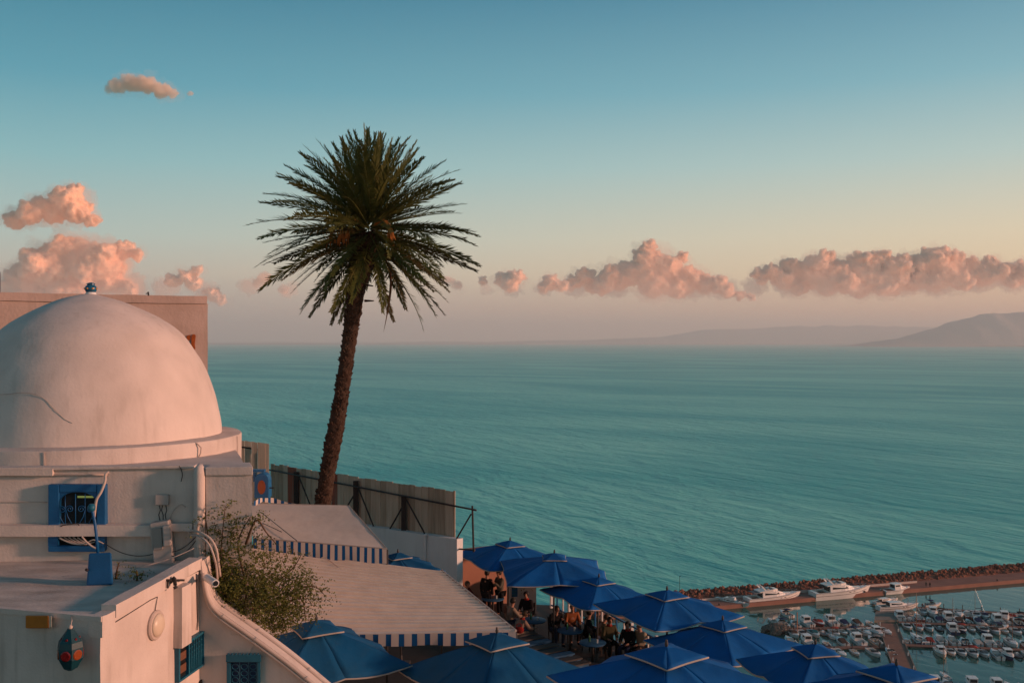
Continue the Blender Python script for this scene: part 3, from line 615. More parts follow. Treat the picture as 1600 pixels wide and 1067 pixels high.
# boxed duct with its bracket
g = G(); a, b = RW(271, 0, 0), RW(286, 0, 0)
zt, zb = RW(278, 917, 0.06).z, RW(278, 1012, 0.06).z
q = [V2(a, zb) + rn * 0.13, V2(b, zb) + rn * 0.13, V2(b, zb) - rn * 0.02, V2(a, zb) - rn * 0.02]; g.hexa(q, [v + Vector((0, 0, zt - zb)) for v in q]); g.rough(0.2, 0.006)
o = make('boxed_duct', g, plaster, low, auto=40)
g = G(); g.beam(RW(262, 906, 0.06), RW(286, 906, 0.06), 0.05, 0.03); g.beam(RW(262, 908, 0.06), RW(262, 918, 0.06), 0.02, 0.02); make('duct_bracket', g, black_m, o)
t = thing('black_clamp', 'small black clamp sitting on the parapet above the boxed duct', 'clamp', W(271, 905, 14.1)); g = G(); g.beam(W(263, 912, 14.05), W(273, 902, 14.05), 0.05, 0.05); g.beam(W(272, 903, 14.0), W(274, 914, 14.0), 0.04, 0.04); make('clamp_arm', g, black_m, t)
g = G(); g.tube([W(273, 915, 13.95), W(275, 919, 13.95)], 0.03, 8); make('clamp_screw', g, black_m, t)
g = G(); g.tube([RW(307, 896, 0.012), RW(308, 930, 0.014), RW(309, 970, 0.012), RW(308, 984, 0.02)], 0.008, 6); o = make('cable', g, cable_d, smooth=True); tag(o, 'dark cable hanging straight down to the blue lattice bay', 'cable')
# blue lattice bay on the sunlit wall
t = thing('lattice_bay', 'blue green wooden lattice window bay on the sunlit wall', 'window bay', RW(293, 1062))
za, zb2 = RW(293, 997).z, RW(293, 1052).z
sA, sB = RW(272.5, 0), RW(314, 0)
def LB(s, z, off): return V2(sA.lerp(sB, s), zb2 + (za - zb2) * z) + rn * off
g = G()
for s0, s1, z0, z1 in ((0, 1, 0.94, 1.0), (0, 1, 0, 0.06), (0, 0.05, 0.06, 0.94), (0.95, 1, 0.06, 0.94), (0.36, 0.40, 0.06, 0.94)):
    q = [LB(s0, z0, 0.07), LB(s1, z0, 0.07), LB(s1, z0, 0), LB(s0, z0, 0)]; q2 = [LB(s0, z1, 0.07), LB(s1, z1, 0.07), LB(s1, z1, 0), LB(s0, z1, 0)]; g.hexa(q, q2)
make('frame', g, teal_p, t)
g = G(); q = [LB(0.02, 0.02, 0.01), LB(0.98, 0.02, 0.01), LB(0.98, 0.98, 0.01), LB(0.02, 0.98, 0.01)]; g.prism(q[::-1], rn * 0.01); make('backing', g, dark, t)
for k in range(12):
    s = 0.43 + k * 0.045; g = G(); g.beam(LB(s, 0.05, 0.05), LB(s + (0.03 if k % 2 else -0.02), 0.95, 0.05), 0.018, 0.018); make('slat', g, teal_p, t)
g = G()
for k in range(6):
    z = 0.12 + k * 0.15; g.beam(LB(0.42, z, 0.038), LB(0.95, z + 0.05, 0.038), 0.014, 0.014)
make('crossbar', g, teal_p, t)
g = G()
for zc in (0.3, 0.65): q = [LB(0.10, zc - .1, 0.03), LB(0.31, zc - .1, 0.03), LB(0.31, zc + .12, 0.03), LB(0.10, zc + .12, 0.03)]; g.prism(q[::-1], rn * 0.02)
make('panel', g, mat('brown_panel', (0.16, 0.07, 0.04), 0.6, 0.3), t)
g = G(); ac = RW(316, 1075, 0.01); g.lathe([(0.17, 0), (0.17, 0.03), (0.001, 0.031)], 24, ac, Mx); make('round_opening', g, dark, low)
# amber wall lamp on the shaded front
def FW(px, py, off=0.0):
    k = (px - 800) / FPX; o = V2(C2, 0) + fn_ * off; s = (k * o.y - o.x) / (fd.x - k * fd.y); p = o + fd * s; return Vector((p.x, p.y, EYE - (py - 533.5) * p.y / FPX))
t = thing('amber_wall_light', 'amber rectangular wall light on the shaded wall beside the hanging lantern', 'wall light', FW(60, 971))
g = G(); q = [FW(40, 981, 0.11), FW(76, 981, 0.11), FW(76, 981, 0), FW(40, 981, 0)]; q2 = [FW(40, 961, 0.11), FW(76, 961, 0.11), FW(76, 961, 0), FW(40, 961, 0)]; g.hexa(q, q2); make('cover', g, amber, t, bevel=0.012)
g = G(); q = [FW(76.2, 980, 0.10), FW(81, 980, 0.10), FW(81, 980, 0), FW(76.2, 980, 0)]; q2 = [FW(76.2, 962, 0.10), FW(81, 962, 0.10), FW(81, 962, 0), FW(76.2, 962, 0)]; g.hexa(q, q2); make('end_cap', g, lamp_gl, t, bevel=0.008)
# hanging lantern
lp = FW(110, 1014, 0.22)
t = thing('hanging_lantern', 'blue green faceted lantern with round red panes hanging at the corner', 'lantern', lp, 0.35)
hs = 65 * lp.y / FPX; g = G(); prof_l = [(0.035, 0.5), (0.07, 0.40), (0.145, 0.20), (0.158, 0.06), (0.155, -0.2), (0.09, -0.43), (0.03, -0.5)]
g.lathe([(r, z * hs) for r, z in prof_l], 6, lp); make('lantern_body', g, lant_p, t)
for k in range(6):
    a = k * PI / 3 + PI / 6 + 0.0; d = Vector((math.cos(a), math.sin(a), 0)); M3 = Matrix((Vector((-d.y, d.x, 0)), Vector((0, 0, 1)), d)).transposed()
    for zc, rr_, mm in ((-0.09, 0.062, red_gl if k % 2 == 0 else orange_gl), (0.27, 0.016, red_gl)):
        rad = (0.158 if zc < 0 else 0.118) * math.cos(PI / 6); c = lp + d * (rad - 0.004) + Vector((0, 0, zc * hs)); g = G(); g.lathe([(rr_, -0.01), (rr_, 0.008), (rr_ * .8, 0.014)], 16, c, M3); make('pane', g, mm, t)
g = G(); top = lp + Vector((0, 0, hs * 0.5)); g.tube([top, top + Vector((0.01, 0.02, 0.10)), FW(112, 968, 0.12), FW(111, 962, 0.03)], 0.006, 6); g.lathe([(0.02, -0.01), (0.03, 0.02), (0.012, 0.045)], 10, top); make('hanger', g, conduit, t, smooth=True)

# ------------------------------------------------------------------ sloping wall in shade with pipes along its top
sw = thing('sloping_wall', 'plastered wall in shade whose top sweeps down towards the umbrellas', 'wall', (R2.x, 15.0, 74))
curve = cr([(313, 876), (316, 900), (322, 928), (334, 948), (352, 962), (372, 976), (410, 1003), (450, 1033), (490, 1066), (540, 1108)], 3)
top = [W(x, y, 15.0) for x, y in curve]
g = G(); q = [Vector((R2.x - 0.1, 15.0, 74)), Vector((R2.x - 0.1, 15.0, top[0].z))] + top + [Vector((top[-1].x, 15.0, 74))]
g.prism(q, (0, 0.34, 0)); g.rough(0.22, 0.012); make('wall', g, plaster, sw, auto=40)
g = G()
for (a, b) in zip(top, top[1:]):
    n_ = Vector((-(b - a).z, 0, (b - a).x)).normalized() * 0.03
    if a is top[0] or True: g.hexa([a + Vector((0, -0.05, 0)), b + Vector((0, -0.05, 0)), b + Vector((0, 0.36, 0)), a + Vector((0, 0.36, 0))], [v + n_ for v in (a + Vector((0, -0.05, 0)), b + Vector((0, -0.05, 0)), b + Vector((0, 0.36, 0)), a + Vector((0, 0.36, 0)))])
make('coping', g, plaster, sw)
g = G(); g.prism([W(x, y, 14.985) for x, y in ((360, 990), (396, 999), (378, 1022), (388, 1023), (400, 1000), (396, 995))][::-1], (0, 0.01, 0)); make('plaster_ridge', g, plaster, sw)
for off, r, dd, lab in ((7, 0.030, -0.04, 'pale pipe nearest the edge on the sloping wall'), (14, 0.022, -0.05, 'second pale pipe along the sloping wall top'), (-1, 0.026, 0.2, 'pale pipe behind the others on the sloping wall top')):
    g = G(); pts = [W(x + (6 if dd > 0 else 2), y + off - (6 if dd > 0 else 0), 15.0 + dd - r) + Vector((0, 0, 0.02)) for x, y in curve[2:]]; g.tube(pts, r, 8); o = make('pipe', g, conduit, smooth=True); tag(o, lab, 'pipe')
    for k in (9, 15, 21):
        if k < len(pts): g = G(); g.tube([pts[k] - (pts[k + 1] - pts[k]) * 0.06, pts[k] + (pts[k + 1] - pts[k]) * 0.06], r * 1.4, 8); make('clip', g, meter_m, o)
# cctv camera
t = thing('security_camera', 'white cylinder security camera poking out beside the bush', 'security camera', W(333, 910, 14.6))
g = G(); g.tube([W(323, 902, 14.75), W(337, 911, 14.5)], [0.055, 0.055], 14); make('camera_body', g, white_pl, t, auto=40)
g = G(); g.tube([W(336.5, 910.7, 14.505), W(337.6, 911.4, 14.485)], [0.040, 0.036], 14); make('lens', g, glass_d, t)
g = G(); g.tube([W(325, 904, 14.72), W(319, 905, 14.98)], 0.02, 8); make('bracket', g, white_pl, t)
# little blue grille window in the sloping wall
t = thing('grille_window', 'small blue window with scrolled iron grille in the sloping wall', 'window', W(381, 1070, 15.0))
def SW(x, y, d=15.0): return W(x, y, d)
g = G()
for x0, y0, x1, y1, dd in ((353, 1022, 408, 1034, -0.10), (354, 1034.2, 360, 1075, -0.08), (402, 1034.2, 407, 1075, -0.08), (354, 1075.2, 407, 1082, -0.08)):
    q = [SW(x0, y1, 15 + dd), SW(x1, y1, 15 + dd), SW(x1, y1, 15.0), SW(x0, y1, 15.0)]; q2 = [SW(x0, y0, 15 + dd), SW(x1, y0, 15 + dd), SW(x1, y0, 15.0), SW(x0, y0, 15.0)]; g.hexa(q, q2)
make('frame', g, teal_p, t, bevel=0.008)
g = G(); g.prism([SW(360, 1034, 14.985), SW(402, 1034, 14.985), SW(402, 1075, 14.985), SW(360, 1075, 14.985)], (0, 0.01, 0)); make('pane', g, mat('deep_blue_pane', (0.004, 0.03, 0.09), 0.3, 0.4), t)
for r_ in range(4):
    for c_ in range(3):
        cx, cy_ = 367.5 + c_ * 14, 1041 + r_ * 10.5; g = G(); pts = []
        for k in range(13): a = k / 12 * 2 * PI; pts.append(SW(cx + 5.2 * math.cos(a), cy_ - 4.2 * math.sin(a), 14.95))
        g.tube(pts, 0.006, 5, cap=False); make('grille_ring', g, teal_p, t, smooth=True)
for x in (360.5, 374.5, 388.5, 401.5): g = G(); g.tube([SW(x, 1034, 14.95), SW(x, 1075, 14.95)], 0.006, 5); make('grille_bar', g, teal_p, t)
g = G()
for k in range(9): g.ball(SW(357 + k * 5.8, 1021.5, 14.93), (0.022, 0.03, 0.018), 1)
make('scalloped_edge', g, teal_p, t, smooth=True)

# blue lantern by the corner pier
t = thing('blue_wall_lantern', 'blue arched lantern with an amber pane beside the corner pier', 'lantern', W(409, 778, 17.2))
g = G(); pts = [(397, 778), (420, 778), (419.5, 750)] + [(408.5 + 11 * math.cos(a), 750 - 11 * math.sin(a)) for a in [PI * k / 8 for k in range(1, 8)]] + [(397.5, 750)]
g.prism([W(x, y, 17.1) for x, y in pts][::-1], (0, 0.22, 0)); make('lantern_case', g, blue_p, t, bevel=0.01)
g = G(); g.prism([W(408.5 + 6.2 * math.cos(2 * PI * k / 16), 761 - 11 * math.sin(2 * PI * k / 16), 17.09) for k in range(16)][::-1], (0, 0.02, 0)); make('pane', g, orange_gl, t)
g = G(); g.beam(W(394, 735, 17.15), W(414, 735, 17.15), 0.12, 0.04); g.beam(W(398, 738, 17.15), W(398, 752, 17.15), 0.04, 0.06); make('bracket', g, blue_p, t)
g = G(); g.tube([W(420, 762, 17.15), W(428, 762, 17.15)], 0.012, 6); make('catch', g, black_m, t)

# ------------------------------------------------------------------ plank fence on the terrace edge
FZ = W(711, 768, 36.5).z
fA, fB = Vector((W(423, 0, 44.2).x, 44.2, 0)), Vector((W(711, 0, 36.5).x, 36.5, 0))
fdir = (fB - fA).normalized(); fnm = Vector((-fdir.y, fdir.x, 0)) * -1
if fnm.y > 0: fnm = -fnm
def FP(px, off=0.0):
    k = (px - 800) / FPX; o = fA + fnm * off; s = (k * o.y - o.x) / (fdir.x - k * fdir.y); return o + fdir * s
def FPt(px, py, off=0.0):
    p = FP(px, off); return Vector((p.x, p.y, EYE - (py - 533.5) * p.y / FPX))
fence = thing('plank_fence', 'tall weathered plank fence with black posts and braces behind the palm', 'fence', (fB.x, fB.y, 76))
rr = random.Random(21)
s = 0.0; L = (fB - fA).length; i = 0
def topz(px): return 725 + (px - 425) * (768 - 725) / (711 - 425)
def fence_z(t):      # top edge as measured
    p = fA + fdir * (t * L); px = 800 + p.x * FPX / p.y; return EYE - (topz(px) - 533.5) * p.y / FPX
while s < L - 0.05:
    w = min(rr.uniform(0.26, 0.42), L - s); a = fA + fdir * s; b = fA + fdir * (s + w - 0.016); o = fnm * rr.uniform(-0.012, 0.012)
    zt = fence_z((s + w / 2) / L) + rr.uniform(-0.03, 0.03); zb = 77.0
    g = G(); q = [a + o, b + o, b + o - fnm * 0.03, a + o - fnm * 0.03]; g.hexa([v + Vector((0, 0, zb)) for v in q], [v + Vector((0, 0, zt + rr.uniform(-.015, .015))) for v in q])
    m = plank_r if i in (4, 5) else (plank_a if rr.random() < 0.55 else plank_b)
    if i in (13,): m = plank_r
    make('plank', g, m, fence); s += w; i += 1
for px, y0, y1, w in ((463, 737, 800, 0.20), (556, 751, 830, 0.20), (631, 774, 834, 0.19)):
    g = G(); a, b = FPt(px, y0, 0.12), FPt(px, y1 + 10, 0.12); g.beam(a, b, w, 0.14, up=(0, 1, 0)); make('post', g, black_m, fence)
rail_y = lambda px: 734 + (px - 422) * (796 - 734) / (740 - 422)
g = G(); g.tube([FPt(px, rail_y(px), 0.22) for px in (421, 500, 580, 660, 744)], 0.035, 8); make('rail', g, black_m, fence, smooth=True)
for p0_, p1_ in (((466, 742), (486, 792)), ((552, 775), (540, 795)), ((559, 760), (586, 828)), ((628, 793), (607, 830)), ((635, 780), (665, 836))):
    g = G(); g.tube([FPt(*p0_, 0.2), FPt(*p1_, 0.2)], 0.032, 6); make('brace', g, black_m, fence)
g = G(); g.tube([FPt(738, 790, 0.2), FPt(740, 862, 0.2)], 0.035, 8); make('post', g, black_m, fence)
g = G(); g.tube([FPt(736, 803, 0.2), FPt(713, 842, 0.2), FPt(712, 862, 0.2)], 0.03, 8); make('brace', g, black_m, fence)
g = G(); g.tube([FPt(711, 857, 0.2), FPt(742, 859, 0.2)], 0.03, 8); make('rail', g, black_m, fence)
# the higher stretch beside the house
f2 = thing('plank_fence', 'short higher stretch of plank fence between the dome and the main fence', 'fence', W(400, 760, 46))
x = 372.0
while x < 420:
    w = rr.uniform(9, 13); g = G(); d = 45.8 - (x - 372) * 0.02
    a, b = W(x, 690 - 2 + (x - 380) * 0.12, d), W(min(x + w - 0.5, 420), 690 + (x - 380) * 0.12, d); bz = 77.0
    g.hexa([Vector((a.x, a.y, bz)), Vector((b.x, b.y, bz)), Vector((b.x, b.y + .03, bz)), Vector((a.x, a.y + .03, bz))], [a, b, b + Vector((0, .03, 0)), a + Vector((0, .03, 0))]); make('plank', g, plank_b, f2); x += w
g = G(); g.tube([W(376, 698, 45.6), W(418, 704, 45.5)], 0.04, 6); make('rail', g, black_m, f2)
for px, y0 in ((411.5, 706), (417, 693)): g = G(); g.beam(W(px, y0, 45.4), W(px, 790, 45.4), 0.13, 0.13); make('post', g, black_m, f2)
# white parapet wall under the fence
ww = thing('white_parapet', 'bluish white parapet wall below the plank fence', 'wall', (fB.x, fB.y, 74))
g = G(); a, b = FP(545, 0.32), FP(714, 0.32); za_, zb_ = FPt(585, 829, .32).z, FPt(712, 842, .32).z
g.hexa([V2(a, 73), V2(b, 73), V2(b, 73) - fnm * 0.3, V2(a, 73) - fnm * 0.3], [V2(a, za_ + .1), V2(b, zb_), V2(b, zb_) - fnm * 0.3, V2(a, za_ + .1) - fnm * 0.3]); g.rough(0.5, 0.015); make('wall', g, white_pl, ww, auto=40)
g = G(); g.beam(FPt(664, 837, 0.36), FPt(664, 900, 0.36), 0.09, 0.12, up=(0, 1, 0)); make('pilaster', g, white_pl, ww)
g = G(); g.ball(FPt(665, 836, 0.36), 0.08, 1); o = make('wall_knob', g, white_pl, ww, smooth=True)

# ------------------------------------------------------------------ date palm
PD = 34.0
pb = W(503, 800, PD)
palm = thing('date_palm', 'tall leaning date palm with a full dark green crown above the fence', 'palm tree', (pb.x, pb.y, 74.5))
tp = [tuple(W(x, y, PD)) for x, y in ((497, 850), (504, 790), (513, 735), (521, 690), (530, 640), (537, 595), (545, 540), (551, 495), (557, 455), (563, 425), (570, 395), (574, 370))]
rad = [0.295, 0.275, 0.255, 0.28, 0.255, 0.235, 0.24, 0.26, 0.285, 0.38, 0.42, 0.3]
tpc = cr([p + (r,) for p, r in zip(tp, rad)], 28)
g = G(); nr = len(tpc); na = 26; vs = []
for i, q in enumerate(tpc):
    for j in range(na):
        a = 2 * PI * j / na
        k = (i * 0.115 + (j / na) * 5) % 1.0; kk = ((i * 0.23) * 0.8 - (j / na) * 8) % 1.0
        r = q[3] * (0.88 + 0.16 * k + 0.05 * kk + 0.10 * noise.noise(Vector((j * 1.3, i * 0.35, 2))))
        vs.append(Vector((q[0] + r * math.cos(a), q[1] + r * math.sin(a), q[2])))
g.add(vs, [(i * na + j, i * na + (j + 1) % na, (i + 1) * na + (j + 1) % na, (i + 1) * na + j) for i in range(nr - 1) for j in range(na)])
trunk = make('trunk', g, bark, palm)
rr = random.Random(5)
g = G()
for i in range(520):
    t = rr.random() ** 0.8; q = tpc[int(t * (nr - 1))]; a = rr.uniform(0, 2 * PI); d = Vector((math.cos(a), math.sin(a), 0)); c = Vector(q[:3]) + d * q[3] * 0.95
    sdir = Vector((-d.y, d.x, 0)); w = rr.uniform(0.05, 0.10); h = rr.uniform(0.07, 0.16) * (1.6 if t > 0.8 else 1); out = rr.uniform(0.03, 0.09) * (1.8 if t > 0.8 else 1)
    g.add([c - sdir * w, c + sdir * w, c + sdir * w * .5 + d * out + Vector((0, 0, h)), c - sdir * w * .5 + d * out + Vector((0, 0, h)), c - sdir * w * .5 - d * .03 + Vector((0, 0, h * 1.1)), c + sdir * w * .5 - d * .03 + Vector((0, 0, h * 1.1))], [(0, 1, 2, 3), (3, 2, 5, 4), (0, 3, 4), (1, 5, 2)])
make('leaf_base', g, bark, trunk, kind='stuff')
for (x0, y0, x1, y1) in ((571, 445, 583, 447), (570, 470, 584, 470), (556, 462, 546, 455)):
    g = G(); g.tube([W(x0, y0, PD), W(x1, y1, PD - .1)], [0.05, 0.02], 6); make('leaf_stub', g, bark, trunk)
def frond_mesh(name, Lf, droop, seed, m, lw=0.46, n=66):
    rr = random.Random(seed); g = G(); pts = []
    for k in range(15):
        t = k / 14; pts.append(Vector((0.04 * math.sin(t * 3 + seed), Lf * (t - 0.10 * droop * t ** 3), -droop * Lf * (0.30 * t ** 2 + 0.08 * t ** 4))))
    g.tube(pts, [0.042 * (1 - 0.9 * k / 14) for k in range(15)], 5)
    def at(t):
        f = t * 14; i = min(13, int(f)); return pts[i].lerp(pts[i + 1], f - i), (pts[i + 1] - pts[i]).normalized()
    for k in range(n):
        t = 0.13 + 0.87 * (k + rr.uniform(-.3, .3)) / n; t = min(0.995, max(0.1, t)); p, d = at(t)
        ln = lw * (0.50 + 0.62 * math.sin(PI * min(1, t * 0.95 + 0.12)) ** 0.8) * rr.uniform(0.8, 1.12) * (1.0 if t < 0.85 else 0.75)
        side = d.cross(Vector((0, 0, 1))).normalized(); up = side.cross(d)
        for sgn in (-1, 1):
            ang = R(rr.uniform(34, 52) - 16 * t); lift = rr.uniform(-0.1, 0.75)
            v = (d * math.cos(ang) + (side * sgn) * math.sin(ang) * math.cos(lift) + up * math.sin(ang) * math.sin(lift)).normalized()
            e = p + v * ln - Vector((0, 0, 0.05 * ln)); wv = v.cross(up).normalized() * 0.026; mid = p.lerp(e, 0.45)
            g.add([p, mid + wv, e, mid - wv], [(0, 1, 2, 3)])
    me = g.mesh(name); me.materials.append(m); return me
protos = [frond_mesh('frond', 3.75, dr, 40 + i, frond_m, 0.46) for i, dr in enumerate((0.08, 0.32, 0.50, 0.66, 0.85, 0.56))]
old = [frond_mesh('frond', 3.6, dr, 60 + i, frond_o, 0.40) for i, dr in enumerate((0.3, 0.5, 0.2))]
cc = Vector(W(577, 352, PD)); inv = wm(palm).inverted()
def put_frond(me, el, az, sc=1.0, lift=0.0):
    o = bpy.data.objects.new('frond', me); C.objects.link(o); o.parent = palm
    d = Vector((math.cos(az), math.sin(az), 0))
    base = cc + d * 0.24 * math.cos(el) + Vector((0, 0, 0.30 * math.sin(el) + lift - 0.12))
    M = Matrix.Translation(base) @ Matrix.Rotation(az - PI / 2, 4, 'Z') @ Matrix.Rotation(el, 4, 'X') @ Matrix.Rotation(rr.uniform(-0.75, 0.75), 4, 'Y') @ Matrix.Scale(sc, 4)
    o.matrix_basis = inv @ M
nf = 146; ga = PI * (3 - math.sqrt(5))
for k in range(nf):
    u = (k + 0.5) / nf; az = k * ga + rr.uniform(-.12, .12)
    el = R(88 - 134 * u ** 0.86 + rr.uniform(-5, 5))
    if el > R(58): me, sc = protos[rr.choice((0, 0, 1))], rr.uniform(0.76, 0.88)
    elif el > R(15): me, sc = protos[rr.choice((1, 2, 2, 5))], rr.uniform(0.84, 0.96)
    elif el > R(-20): me, sc = rr.choice((protos[2], protos[2], protos[3], old[2])), rr.uniform(0.94, 1.08)
    else: me, sc = rr.choice((protos[1], old[0], old[2], protos[2])), rr.uniform(0.86, 0.98)
    put_frond(me, el, az, sc, -0.55 * max(0.0, -math.sin(el)) ** 1.0 * rr.uniform(0.4, 1.2))
for k in range(9):
    a = rr.uniform(0, 2 * PI); g = G(); b = cc + Vector((math.cos(a) * .3, -abs(math.sin(a)) * .4 - .1, -0.05)); pts = [b, b + Vector((math.cos(a) * .5, -.35, 0.15)), b + Vector((math.cos(a) * .85, -.5, -0.15)), b + Vector((math.cos(a) * .95, -.55, -0.5))]
    g.tube(cr([tuple(p) for p in pts], 3), 0.03, 5)
    e = Vector(pts[-1])
    for q in range(7): g.tube([Vector(pts[2]), e + Vector((rr.uniform(-.15, .15), rr.uniform(-.15, .15), rr.uniform(-.3, 0)))], 0.014, 4)
    make('date_stalk', g, fruit_m, palm, smooth=True)
g = G(); pts = cr([tuple(W(x, y, PD - 0.3)) for x, y in ((600, 400), (610, 425), (610, 455), (605, 490), (599, 520))], 4); g.tube(pts, [0.05 - 0.045 * abs(2 * k / (len(pts) - 1) - 0.9) for k in range(len(pts))], 6); make('hanging_stalk', g, frond_d, palm, smooth=True)

# ------------------------------------------------------------------ awnings
def awning_sheet(bl, br, fr, fl, nu, nv, sag, thick=0.02):
    g = G()
    def P_(i, j, dz=0.0):
        s, t = j / (nv - 1), i / (nu - 1); p = bl.lerp(br, s).lerp(fl.lerp(fr, s), t)
        p.z += -sag * math.sin(PI * s) * math.sin(PI * t) + 0.012 * noise.noise(p * 1.4) + dz; return p
    g.grid(lambda i, j: P_(i, j), nu, nv); g.grid(lambda i, j: P_(i, j, -thick), nu, nv); return g
aw = thing('upper_awning', 'cream canvas awning with blue striped valance below the palm', 'awning', W(400, 850, 28))
aBL, aBR, aFR, aFL = W(380, 786, 32.5), W(545, 790, 32.4), W(604, 857, 28), W(396, 840, 28.3)
make('canvas', awning_sheet(aBL, aBR, aFR, aFL, 24, 32, 0.06), canvas, aw, smooth=True)
def valance(a, b, n, drop, parent, start=0, curl=0.0, prop=0.42):
    d = (b - a) / n; tilt = Vector((0, -0.03, 0))
    for k in range(n):
        for s0, s1, m, nm in ((0, prop, stripe_b, 'blue_stripe'), (prop, 1, stripe_w, 'white_stripe')):
            p, q = a + d * (k + s0), a + d * (k + s1); dd = Vector((0, 0, -drop * random.uniform(0.97, 1.03))); wv = Vector((0, -0.03 * math.sin(k * 1.3 + s0 * 3), 0))
            g = G(); e = Vector((0, 0.01, 0)); md = Vector((0, -curl, 0))
            g.add([p, q, q + dd * .5 + md + wv * .5, p + dd * .5 + md + wv * .5, p + dd + wv, q + dd + wv, p + e, q + e, q + dd * .5 + md + e + wv * .5, p + dd * .5 + md + e + wv * .5, p + dd + e + wv, q + dd + e + wv],
                  [(0, 3, 2, 1), (3, 4, 5, 2), (6, 7, 8, 9), (9, 8, 11, 10)])
            make(nm, g, m, parent)
vo = bpy.data.objects.new('valance', None); C.objects.link(vo); vo.parent = aw
valance(aFL + Vector((0.02, -0.02, -0.02)), aFR + Vector((0, -0.02, -0.01)), 18, 0.42, vo)
vo2 = bpy.data.objects.new('back_valance', None); C.objects.link(vo2); vo2.parent = aw
bz = [W(397, 783, 32.2), W(410, 776, 32.6), W(428, 778, 32.8), W(450, 785, 32.8), W(475, 789, 32.7)]
for (a, b) in zip(bz, bz[1:]): valance(a, b, 2, 0.16, vo2, prop=0.45)
g = G(); g.tube([aBL, aBR, aFR, aFL], 0.02, 6); make('edge_cord', g, trim_m, aw)
for p, q in (((408, 800), (464, 848)), ((400, 812), (440, 834))):
    g = G(); g.tube([W(*p, 31), W(*q, 28.0) + Vector((0, 0, 0.06))], 0.012, 5); make('stay_wire', g, cable_d, aw)
for p in (aFR, aFL, aBR): g = G(); g.tube([p - Vector((0, -0.1, 0.04)), Vector((p.x, p.y + .1, 74.2))], 0.035, 8); make('pole', g, pole_m, aw, smooth=True)

lw = thing('slatted_awning', 'wide cream slatted awning sloping over the terrace bench', 'awning', W(600, 1000, 23))
lBL, lBR, lFR, lFL = W(372, 847, 28.7), W(690, 892, 28.0), W(806, 987, 22.6), W(402, 993, 22.8)
ns = 21
for k in range(ns):
    t0, t1 = k / ns, (k + 0.985) / ns; a, b = lBL.lerp(lFL, t0), lBR.lerp(lFR, t0); c, d = lBR.lerp(lFR, t1), lBL.lerp(lFL, t1)
    up = Vector((0, 0, 0.055 + random.uniform(-.006, .006))); lo = Vector((0, 0, -0.02)); wob = Vector((0, 0, random.uniform(-.008, .008)))
    g = G(); N_ = 8; A, B_, C_, D_ = [], [], [], []
    for q in range(N_ + 1):
        f = q / N_; sg = Vector((0, 0, -0.05 * math.sin(PI * f) + 0.012 * noise.noise(Vector((q * .9, k * .6, 3))))) + wob
        A.append(a.lerp(b, f) + sg); D_.append(d.lerp(c, f) + sg + up); C_.append(d.lerp(c, f) + sg + lo); B_.append(a.lerp(b, f) + sg + lo)
    for q in range(N_): g.add([A[q], A[q + 1], D_[q + 1], D_[q], C_[q + 1], C_[q], B_[q + 1], B_[q]], [(0, 3, 2, 1), (3, 5, 4, 2), (6, 4, 5, 7)])
    g.add([A[0], D_[0], C_[0], B_[0], A[-1], D_[-1], C_[-1], B_[-1]], [(0, 1, 2, 3), (7, 6, 5, 4)])
    make('slat', g, slat_m, lw)
vo3 = bpy.data.objects.new('valance', None); C.objects.link(vo3); vo3.parent = lw
valance(lFL + Vector((0, -0.03, 0.0)), lFR + Vector((0, -0.03, 0)), 20, 0.27, vo3)
g = G(); g.tube([lBR + Vector((0, 0, 0.03)), lFR + Vector((0, 0, 0.03))], 0.03, 6); make('side_rail', g, trim_m, lw)
g = G(); g.tube([lFL - Vector((0, 0, .04)), lFR - Vector((0, 0, .04))], 0.025, 6); make('front_rail', g, trim_m, lw)
for p, q in (((512, 876), (530, 890)),):
    g = G(); d0, d1 = 28 - (p[1] - 875) * .045, 28 - (q[1] - 875) * .045; g.tube([W(*p, d0) + Vector((0, 0, .05)), W(*q, d1) + Vector((0, 0, .05))], 0.013, 5); make('seam_cord', g, conduit, lw)
for p in (lFR, lFL, lBR): g = G(); g.tube([p - Vector((0, -0.15, 0.06)), Vector((p.x, p.y + .15, 74.2))], 0.035, 8); make('pole', g, pole_m, lw, smooth=True)
for px, py in ((693, 893), (697, 897), (701, 903)): g = G(); g.ball(W(px, py, 27.9), (0.07, 0.07, 0.06), 1); make('rail_clip', g, blue_p, lw)

# ------------------------------------------------------------------ terrace
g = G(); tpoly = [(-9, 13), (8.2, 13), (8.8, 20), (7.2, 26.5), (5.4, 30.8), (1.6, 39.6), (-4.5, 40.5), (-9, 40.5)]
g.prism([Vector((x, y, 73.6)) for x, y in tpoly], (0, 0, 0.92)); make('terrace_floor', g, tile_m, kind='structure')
FLZ = 74.52
